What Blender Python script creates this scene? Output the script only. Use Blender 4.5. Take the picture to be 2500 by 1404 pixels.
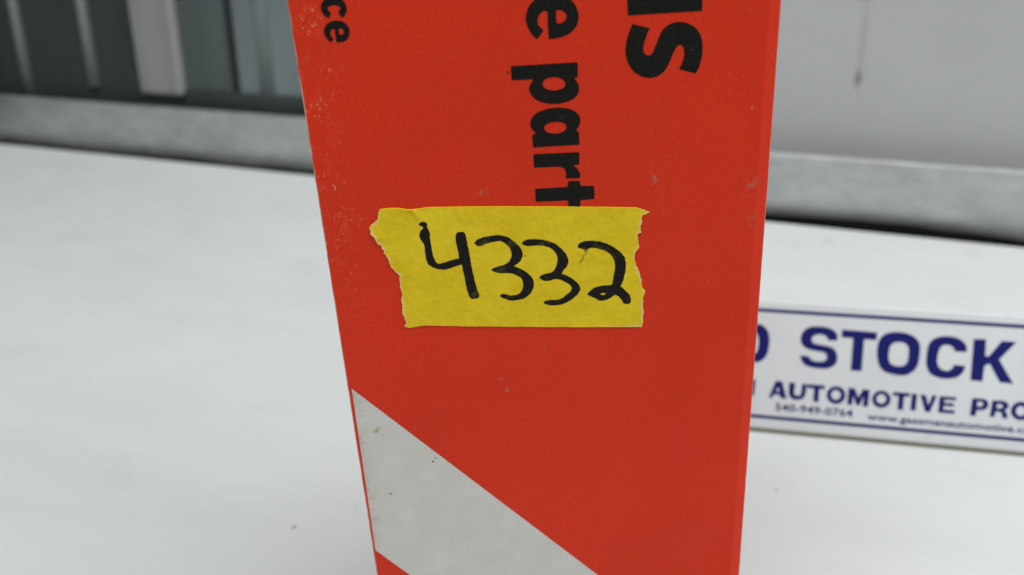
import bpy, math, random
from mathutils import Vector, Matrix, noise
from mathutils.geometry import delaunay_2d_cdt

scene = bpy.context.scene
for o in list(bpy.data.objects):
    bpy.data.objects.remove(o)
MM = 0.001

# ------------------------------------------------------------------ camera
CAM_H, PITCH, ROLL = 0.200, math.radians(26.494), math.radians(3.4226)
cam_data = bpy.data.cameras.new("camera")
cam = bpy.data.objects.new("camera", cam_data)
scene.collection.objects.link(cam)
_f = Vector((0, math.cos(PITCH), -math.sin(PITCH)))
_u = Vector((0, math.sin(PITCH), math.cos(PITCH)))
_r = Vector((1, 0, 0))
_R = _r * math.cos(ROLL) - _u * math.sin(ROLL)
_U = _r * math.sin(ROLL) + _u * math.cos(ROLL)
cam.matrix_world = Matrix(((_R.x, _U.x, -_f.x, 0), (_R.y, _U.y, -_f.y, 0), (_R.z, _U.z, -_f.z, CAM_H), (0, 0, 0, 1)))
cam_data.sensor_width = 36.0
cam_data.lens = 36.0 * 2271 / 2500
cam_data.clip_start, cam_data.clip_end = 0.01, 50
cam_data.dof.use_dof = True
cam_data.dof.focus_distance = 0.181
cam_data.dof.aperture_fstop = 15.5
scene.camera = cam

# ------------------------------------------------------------------ light
world = bpy.data.worlds.new("World")
scene.world = world
world.use_nodes = True
world.node_tree.nodes["Background"].inputs[0].default_value = (0.93, 0.97, 1.0, 1)
world.node_tree.nodes["Background"].inputs[1].default_value = 0.23


def area(name, loc, target, sx, sy, power, col):
    d = bpy.data.lights.new(name, 'AREA')
    d.shape = 'RECTANGLE'
    d.size, d.size_y, d.energy, d.color = sx, sy, power, col
    o = bpy.data.objects.new(name, d)
    scene.collection.objects.link(o)
    o.location = loc
    o.rotation_euler = (Vector(target) - Vector(loc)).to_track_quat('-Z', 'Y').to_euler()
    return o


area("ceiling_lamp", (0.10, -0.24, 1.45), (0.05, 0.25, 0.0), 2.4, 0.9, 22.5, (0.985, 1.0, 0.985))
area("side_lamp", (1.60, -0.35, 1.05), (0.05, 0.25, 0.05), 0.9, 0.9, 9.0, (1.0, 0.995, 0.98))

scene.view_settings.view_transform = 'Standard'
scene.view_settings.look = 'None'
scene.view_settings.gamma = 1.0
scene.view_settings.exposure = 0.10
scene.view_settings.use_curve_mapping = False

# ------------------------------------------------------------------ traced outlines, millimetres in the plane of each surface
BOX_GLYPHS = {"e":[[[-0.06,166.642],[-0.215,166.79],[-0.4,166.961],[-0.593,167.153],[-0.773,167.362],[-0.938,167.592],[-1.1,167.843],[-1.252,168.105],[-1.387,168.37],[-1.507,168.644],[-1.615,168.928],[-1.706,169.207],[-1.775,169.467],[-1.821,169.696],[-1.847,169.905],[-1.854,170.11],[-1.844,170.325],[-1.817,170.555],[-1.771,170.793],[-1.71,171.032],[-1.637,171.269],[-1.552,171.506],[-1.455,171.744],[-1.343,171.977],[-1.213,172.195],[-1.063,172.4],[-0.894,172.595],[-0.713,172.777],[-0.53,172.945],[-0.351,173.097],[-0.172,173.235],[0.024,173.361],[0.251,173.476],[0.52,173.582],[0.82,173.68],[1.137,173.762],[1.454,173.824],[1.767,173.867],[2.084,173.892],[2.411,173.897],[2.752,173.879],[3.124,173.833],[3.518,173.762],[3.906,173.675],[4.256,173.584],[4.564,173.485],[4.845,173.375],[5.099,173.262],[5.326,173.156],[5.515,173.07],[5.67,172.995],[5.813,172.907],[5.966,172.778],[6.14,172.599],[6.322,172.385],[6.497,172.147],[6.65,171.897],[6.78,171.627],[6.893,171.335],[6.987,171.04],[7.06,170.763],[7.111,170.511],[7.142,170.273],[7.151,170.04],[7.138,169.801],[7.099,169.551],[7.036,169.296],[6.953,169.043],[6.853,168.801],[6.737,168.567],[6.603,168.339],[6.452,168.121],[6.284,167.92],[6.099,167.735],[5.898,167.565],[5.679,167.409],[5.443,167.267],[5.184,167.14],[4.903,167.028],[4.614,166.93],[4.33,166.845],[4.056,166.775],[3.785,166.72],[3.509,166.676],[3.221,166.639],[2.9,166.609],[2.556,166.589],[2.227,166.575],[1.95,166.561],[1.867,168.824],[1.892,171.011],[1.839,171.092],[1.782,171.194],[1.707,171.286],[1.604,171.335],[1.454,171.328],[1.267,171.284],[1.077,171.219],[0.917,171.147],[0.795,171.071],[0.694,170.983],[0.606,170.884],[0.52,170.772],[0.435,170.645],[0.355,170.504],[0.283,170.355],[0.225,170.204],[0.178,170.049],[0.142,169.889],[0.12,169.728],[0.116,169.57],[0.133,169.416],[0.167,169.263],[0.218,169.113],[0.283,168.971],[0.37,168.834],[0.476,168.703],[0.591,168.578],[0.702,168.463],[0.812,168.355],[0.927,168.255],[1.035,168.165],[1.126,168.088]],[[3.344,171.297],[3.531,171.291],[3.755,171.287],[3.983,171.273],[4.186,171.237],[4.357,171.175],[4.513,171.094],[4.653,170.999],[4.775,170.896],[4.881,170.782],[4.971,170.656],[5.041,170.526],[5.088,170.399],[5.109,170.279],[5.107,170.159],[5.085,170.04],[5.048,169.923],[4.993,169.802],[4.92,169.68],[4.832,169.564],[4.734,169.46],[4.622,169.371],[4.495,169.293],[4.363,169.225],[4.233,169.168],[4.105,169.12],[3.974,169.081],[3.849,169.055],[3.737,169.048],[3.64,169.066],[3.554,169.107],[3.478,169.153],[3.413,169.19],[3.303,170.024]]],"p":[[[-4.826,162.302],[6.681,162.311],[6.831,161.955],[6.751,159.73],[6.237,159.6],[6.263,159.374],[6.361,159.247],[6.479,159.098],[6.597,158.936],[6.697,158.769],[6.776,158.594],[6.844,158.409],[6.898,158.223],[6.938,158.044],[6.964,157.876],[6.977,157.714],[6.975,157.555],[6.956,157.395],[6.921,157.235],[6.871,157.075],[6.804,156.917],[6.717,156.759],[6.616,156.601],[6.499,156.442],[6.359,156.287],[6.188,156.139],[5.982,155.995],[5.746,155.855],[5.485,155.724],[5.207,155.609],[4.904,155.51],[4.576,155.425],[4.239,155.353],[3.906,155.294],[3.582,155.246],[3.258,155.21],[2.934,155.19],[2.61,155.189],[2.288,155.21],[1.966,155.25],[1.645,155.305],[1.324,155.372],[0.996,155.449],[0.664,155.538],[0.343,155.641],[0.047,155.758],[-0.219,155.893],[-0.465,156.042],[-0.69,156.203],[-0.895,156.372],[-1.078,156.55],[-1.239,156.738],[-1.381,156.932],[-1.506,157.127],[-1.614,157.327],[-1.706,157.533],[-1.777,157.736],[-1.823,157.926],[-1.839,158.101],[-1.83,158.266],[-1.801,158.422],[-1.762,158.569],[-1.711,158.704],[-1.644,158.828],[-1.567,158.947],[-1.483,159.068],[-1.386,159.197],[-1.276,159.329],[-1.168,159.453],[-1.078,159.558],[-1.035,159.813],[-4.799,159.859]],[[0.591,158.943],[0.632,159.095],[0.697,159.265],[0.787,159.43],[0.902,159.568],[1.045,159.672],[1.215,159.756],[1.406,159.823],[1.616,159.878],[1.851,159.924],[2.109,159.958],[2.378,159.977],[2.64,159.976],[2.904,159.956],[3.173,159.918],[3.43,159.862],[3.656,159.787],[3.847,159.689],[4.012,159.569],[4.156,159.437],[4.28,159.3],[4.389,159.157],[4.479,159.003],[4.546,158.849],[4.583,158.703],[4.588,158.566],[4.563,158.434],[4.513,158.309],[4.441,158.195],[4.346,158.091],[4.227,157.997],[4.084,157.913],[3.917,157.838],[3.719,157.771],[3.492,157.712],[3.251,157.665],[3.012,157.633],[2.775,157.616],[2.534,157.612],[2.291,157.624],[2.05,157.659],[1.799,157.721],[1.541,157.805],[1.3,157.904],[1.1,158.008],[0.947,158.119],[0.83,158.241],[0.74,158.366],[0.669,158.487],[0.615,158.599],[0.583,158.706],[0.574,158.818]]],"dot":[[[-5.187,161.283],[-5.19,161.259],[-5.196,161.235],[-5.204,161.213],[-5.215,161.192],[-5.228,161.173],[-5.244,161.156],[-5.262,161.14],[-5.281,161.128],[-5.302,161.119],[-5.324,161.113],[-5.346,161.109],[-5.368,161.109],[-5.39,161.112],[-5.412,161.118],[-5.433,161.127],[-5.452,161.138],[-5.47,161.153],[-5.486,161.17],[-5.5,161.189],[-5.511,161.21],[-5.52,161.231],[-5.526,161.255],[-5.529,161.279],[-5.529,161.303],[-5.526,161.327],[-5.52,161.35],[-5.512,161.373],[-5.501,161.394],[-5.488,161.412],[-5.471,161.43],[-5.454,161.445],[-5.435,161.457],[-5.414,161.466],[-5.392,161.473],[-5.37,161.476],[-5.348,161.477],[-5.326,161.474],[-5.304,161.468],[-5.283,161.458],[-5.264,161.447],[-5.246,161.433],[-5.23,161.415],[-5.216,161.396],[-5.205,161.376],[-5.196,161.354],[-5.19,161.33],[-5.187,161.306]]],"a":[[[-1.539,147.458],[6.797,147.463],[6.744,149.814],[6.548,149.951],[6.189,150.066],[6.293,150.198],[6.417,150.352],[6.543,150.519],[6.655,150.689],[6.75,150.864],[6.837,151.047],[6.912,151.232],[6.971,151.411],[7.012,151.582],[7.038,151.75],[7.049,151.916],[7.045,152.084],[7.031,152.252],[7.007,152.42],[6.96,152.591],[6.879,152.769],[6.758,152.962],[6.604,153.166],[6.427,153.365],[6.239,153.541],[6.042,153.692],[5.831,153.825],[5.603,153.944],[5.356,154.052],[5.081,154.149],[4.783,154.233],[4.475,154.306],[4.172,154.367],[3.875,154.418],[3.578,154.457],[3.281,154.484],[2.984,154.5],[2.686,154.505],[2.388,154.499],[2.09,154.481],[1.791,154.452],[1.488,154.411],[1.184,154.358],[0.883,154.294],[0.59,154.221],[0.302,154.139],[0.017,154.047],[-0.254,153.944],[-0.499,153.831],[-0.715,153.704],[-0.908,153.564],[-1.081,153.417],[-1.24,153.266],[-1.384,153.112],[-1.513,152.953],[-1.624,152.79],[-1.717,152.621],[-1.789,152.444],[-1.843,152.26],[-1.879,152.075],[-1.899,151.894],[-1.903,151.719],[-1.89,151.547],[-1.859,151.377],[-1.809,151.21],[-1.732,151.04],[-1.632,150.87],[-1.522,150.709],[-1.416,150.566],[-1.314,150.445],[-1.208,150.34],[-1.108,150.249],[-1.024,150.169],[-1.143,149.927],[-1.538,149.858],[-1.673,149.524]],[[0.557,151.002],[0.59,151.131],[0.653,151.255],[0.74,151.372],[0.845,151.479],[0.97,151.577],[1.117,151.666],[1.281,151.745],[1.458,151.811],[1.652,151.862],[1.862,151.9],[2.082,151.927],[2.303,151.944],[2.525,151.955],[2.753,151.957],[2.98,151.946],[3.202,151.92],[3.423,151.875],[3.645,151.814],[3.853,151.739],[4.034,151.653],[4.186,151.551],[4.317,151.433],[4.423,151.31],[4.502,151.192],[4.55,151.083],[4.571,150.976],[4.569,150.868],[4.55,150.756],[4.514,150.635],[4.46,150.508],[4.387,150.385],[4.296,150.276],[4.184,150.184],[4.053,150.105],[3.906,150.034],[3.744,149.968],[3.566,149.905],[3.371,149.845],[3.165,149.798],[2.954,149.768],[2.734,149.76],[2.505,149.77],[2.274,149.793],[2.051,149.824],[1.829,149.86],[1.607,149.906],[1.397,149.962],[1.213,150.031],[1.057,150.114],[0.922,150.21],[0.809,150.317],[0.716,150.434],[0.642,150.567],[0.587,150.714],[0.557,150.863]]],"r":[[[-1.611,146.142],[6.613,146.043],[6.729,145.912],[6.681,143.664],[5.761,143.663],[5.715,143.389],[5.828,143.315],[5.963,143.229],[6.102,143.131],[6.227,143.021],[6.337,142.895],[6.439,142.755],[6.533,142.605],[6.615,142.449],[6.69,142.278],[6.756,142.094],[6.808,141.915],[6.842,141.758],[6.852,141.631],[6.842,141.522],[6.82,141.427],[6.793,141.337],[6.758,141.253],[6.712,141.176],[6.665,141.109],[6.626,141.05],[4.172,141.163],[4.191,141.346],[4.215,141.563],[4.233,141.791],[4.236,142.007],[4.22,142.212],[4.192,142.416],[4.151,142.608],[4.097,142.776],[4.033,142.913],[3.958,143.026],[3.866,143.126],[3.749,143.218],[3.588,143.306],[3.393,143.385],[3.198,143.455],[3.037,143.515],[-1.56,143.619]]],"t":[[[4.64,140.58],[6.671,140.537],[6.877,139.541],[9.3,139.345],[9.332,139.031],[9.372,138.657],[9.406,138.27],[9.418,137.917],[9.397,137.603],[9.353,137.305],[9.303,137.034],[9.264,136.801],[6.779,136.769],[6.616,134.787],[4.572,134.918],[4.46,136.847],[-1.545,136.952],[-1.552,139.475],[4.409,139.483]]],"l":[[[15.562,169.727],[28.149,169.768],[28.112,172.836],[15.358,172.811]]],"s":[[[16.314,168.253],[19.268,167.395],[19.151,167.134],[19.011,166.828],[18.865,166.497],[18.732,166.166],[18.607,165.829],[18.485,165.477],[18.376,165.129],[18.293,164.804],[18.236,164.503],[18.198,164.218],[18.186,163.952],[18.203,163.711],[18.258,163.493],[18.346,163.295],[18.453,163.125],[18.564,162.987],[18.679,162.884],[18.804,162.813],[18.936,162.771],[19.073,162.756],[19.22,162.762],[19.377,162.791],[19.533,162.857],[19.678,162.972],[19.807,163.138],[19.926,163.349],[20.044,163.602],[20.171,163.895],[20.31,164.248],[20.455,164.655],[20.604,165.071],[20.751,165.454],[20.891,165.797],[21.028,166.124],[21.171,166.428],[21.331,166.704],[21.506,166.95],[21.691,167.171],[21.893,167.367],[22.115,167.541],[22.361,167.694],[22.628,167.823],[22.91,167.931],[23.204,168.016],[23.51,168.082],[23.831,168.129],[24.162,168.148],[24.498,168.135],[24.847,168.086],[25.207,168.005],[25.565,167.895],[25.907,167.76],[26.236,167.596],[26.556,167.404],[26.859,167.188],[27.134,166.953],[27.382,166.699],[27.607,166.424],[27.806,166.13],[27.977,165.82],[28.116,165.493],[28.226,165.149],[28.313,164.787],[28.382,164.407],[28.435,163.997],[28.469,163.56],[28.483,163.12],[28.477,162.701],[28.446,162.304],[28.392,161.919],[28.323,161.549],[28.249,161.2],[28.172,160.871],[28.086,160.561],[27.991,160.271],[27.885,160.001],[27.758,159.75],[27.614,159.519],[27.472,159.312],[27.354,159.133],[24.463,160.083],[24.583,160.293],[24.727,160.537],[24.872,160.806],[24.996,161.089],[25.1,161.395],[25.194,161.725],[25.269,162.061],[25.315,162.385],[25.329,162.709],[25.318,163.036],[25.283,163.34],[25.229,163.595],[25.149,163.796],[25.045,163.956],[24.927,164.079],[24.809,164.17],[24.687,164.226],[24.557,164.247],[24.427,164.237],[24.303,164.2],[24.19,164.141],[24.083,164.057],[23.975,163.938],[23.86,163.776],[23.735,163.561],[23.603,163.3],[23.467,163.009],[23.33,162.704],[23.191,162.379],[23.051,162.028],[22.905,161.67],[22.752,161.325],[22.593,160.985],[22.429,160.646],[22.255,160.325],[22.066,160.043],[21.857,159.807],[21.634,159.605],[21.4,159.432],[21.161,159.278],[20.919,159.143],[20.672,159.03],[20.415,158.941],[20.144,158.877],[19.854,158.837],[19.549,158.821],[19.235,158.833],[18.915,158.879],[18.584,158.962],[18.241,159.08],[17.901,159.224],[17.58,159.391],[17.276,159.577],[16.983,159.786],[16.706,160.019],[16.451,160.277],[16.215,160.563],[15.998,160.877],[15.802,161.208],[15.632,161.547],[15.487,161.9],[15.366,162.271],[15.268,162.639],[15.193,162.987],[15.142,163.298],[15.114,163.588],[15.108,163.878],[15.121,164.194],[15.156,164.545],[15.213,164.918],[15.287,165.298],[15.371,165.672],[15.468,166.045],[15.579,166.421],[15.699,166.786],[15.818,167.126],[15.945,167.444],[16.079,167.745],[16.207,168.019]]],"c":[[[-35.014,172.208],[-35.118,172.266],[-35.24,172.332],[-35.368,172.41],[-35.488,172.501],[-35.601,172.608],[-35.713,172.729],[-35.817,172.86],[-35.904,173.0],[-35.976,173.153],[-36.034,173.318],[-36.079,173.485],[-36.109,173.644],[-36.124,173.792],[-36.124,173.934],[-36.11,174.075],[-36.079,174.22],[-36.032,174.373],[-35.97,174.531],[-35.893,174.686],[-35.802,174.831],[-35.697,174.969],[-35.579,175.102],[-35.447,175.223],[-35.3,175.324],[-35.134,175.402],[-34.951,175.463],[-34.759,175.508],[-34.57,175.542],[-34.385,175.562],[-34.2,175.569],[-34.011,175.564],[-33.816,175.55],[-33.608,175.528],[-33.39,175.496],[-33.175,175.453],[-32.977,175.397],[-32.794,175.329],[-32.62,175.25],[-32.462,175.157],[-32.325,175.047],[-32.211,174.918],[-32.118,174.771],[-32.04,174.614],[-31.973,174.453],[-31.917,174.282],[-31.872,174.1],[-31.841,173.922],[-31.822,173.763],[-31.818,173.632],[-31.828,173.52],[-31.85,173.412],[-31.885,173.293],[-31.934,173.155],[-31.997,173.007],[-32.071,172.861],[-32.15,172.729],[-32.237,172.611],[-32.334,172.501],[-32.434,172.405],[-32.529,172.328],[-32.621,172.275],[-32.713,172.243],[-32.799,172.221],[-32.872,172.2],[-33.393,173.144],[-33.295,173.213],[-33.175,173.294],[-33.059,173.379],[-32.971,173.462],[-32.918,173.541],[-32.886,173.619],[-32.872,173.697],[-32.875,173.771],[-32.894,173.844],[-32.93,173.914],[-32.983,173.981],[-33.054,174.044],[-33.146,174.105],[-33.257,174.164],[-33.381,174.215],[-33.511,174.254],[-33.648,174.279],[-33.796,174.292],[-33.948,174.295],[-34.1,174.288],[-34.258,174.274],[-34.424,174.25],[-34.58,174.215],[-34.711,174.167],[-34.813,174.1],[-34.895,174.017],[-34.958,173.928],[-34.999,173.842],[-35.022,173.764],[-35.026,173.688],[-35.007,173.61],[-34.963,173.525],[-34.88,173.428],[-34.764,173.321],[-34.642,173.218],[-34.543,173.132]]],"es":[[[-35.277,168.215],[-35.383,168.32],[-35.509,168.441],[-35.639,168.576],[-35.755,168.72],[-35.856,168.872],[-35.951,169.034],[-36.034,169.206],[-36.097,169.387],[-36.143,169.584],[-36.174,169.795],[-36.185,170.005],[-36.172,170.197],[-36.135,170.367],[-36.076,170.523],[-35.995,170.673],[-35.892,170.823],[-35.762,170.983],[-35.609,171.145],[-35.439,171.297],[-35.261,171.426],[-35.071,171.529],[-34.868,171.613],[-34.66,171.678],[-34.458,171.725],[-34.265,171.752],[-34.076,171.759],[-33.887,171.751],[-33.696,171.733],[-33.495,171.707],[-33.29,171.67],[-33.089,171.619],[-32.905,171.554],[-32.737,171.474],[-32.581,171.381],[-32.438,171.272],[-32.306,171.147],[-32.184,171.001],[-32.071,170.836],[-31.975,170.661],[-31.904,170.482],[-31.86,170.3],[-31.839,170.111],[-31.839,169.919],[-31.856,169.729],[-31.892,169.538],[-31.947,169.345],[-32.018,169.159],[-32.101,168.99],[-32.195,168.841],[-32.302,168.705],[-32.421,168.584],[-32.553,168.477],[-32.691,168.384],[-32.84,168.306],[-33.005,168.241],[-33.195,168.19],[-33.431,168.155],[-33.703,168.136],[-33.97,168.125],[-34.193,168.113],[-34.331,168.311],[-34.326,169.337],[-34.316,170.196],[-34.336,170.242],[-34.358,170.298],[-34.386,170.351],[-34.426,170.39],[-34.481,170.413],[-34.549,170.427],[-34.622,170.426],[-34.697,170.405],[-34.775,170.362],[-34.86,170.298],[-34.941,170.219],[-35.008,170.129],[-35.063,170.025],[-35.11,169.905],[-35.143,169.779],[-35.157,169.655],[-35.15,169.531],[-35.125,169.405],[-35.085,169.28],[-35.035,169.163],[-34.966,169.05],[-34.879,168.941],[-34.791,168.841],[-34.719,168.756]],[[-33.553,170.392],[-33.487,170.427],[-33.404,170.435],[-33.313,170.424],[-33.224,170.399],[-33.132,170.361],[-33.032,170.306],[-32.942,170.239],[-32.874,170.165],[-32.833,170.078],[-32.81,169.98],[-32.805,169.879],[-32.816,169.786],[-32.845,169.699],[-32.893,169.614],[-32.954,169.537],[-33.022,169.475],[-33.101,169.427],[-33.192,169.389],[-33.284,169.366],[-33.365,169.361],[-33.434,169.371],[-33.495,169.397],[-33.549,169.442],[-33.591,169.509],[-33.624,169.609],[-33.647,169.737],[-33.66,169.873],[-33.661,169.996],[-33.652,170.111],[-33.632,170.224],[-33.6,170.322]]]}
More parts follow.
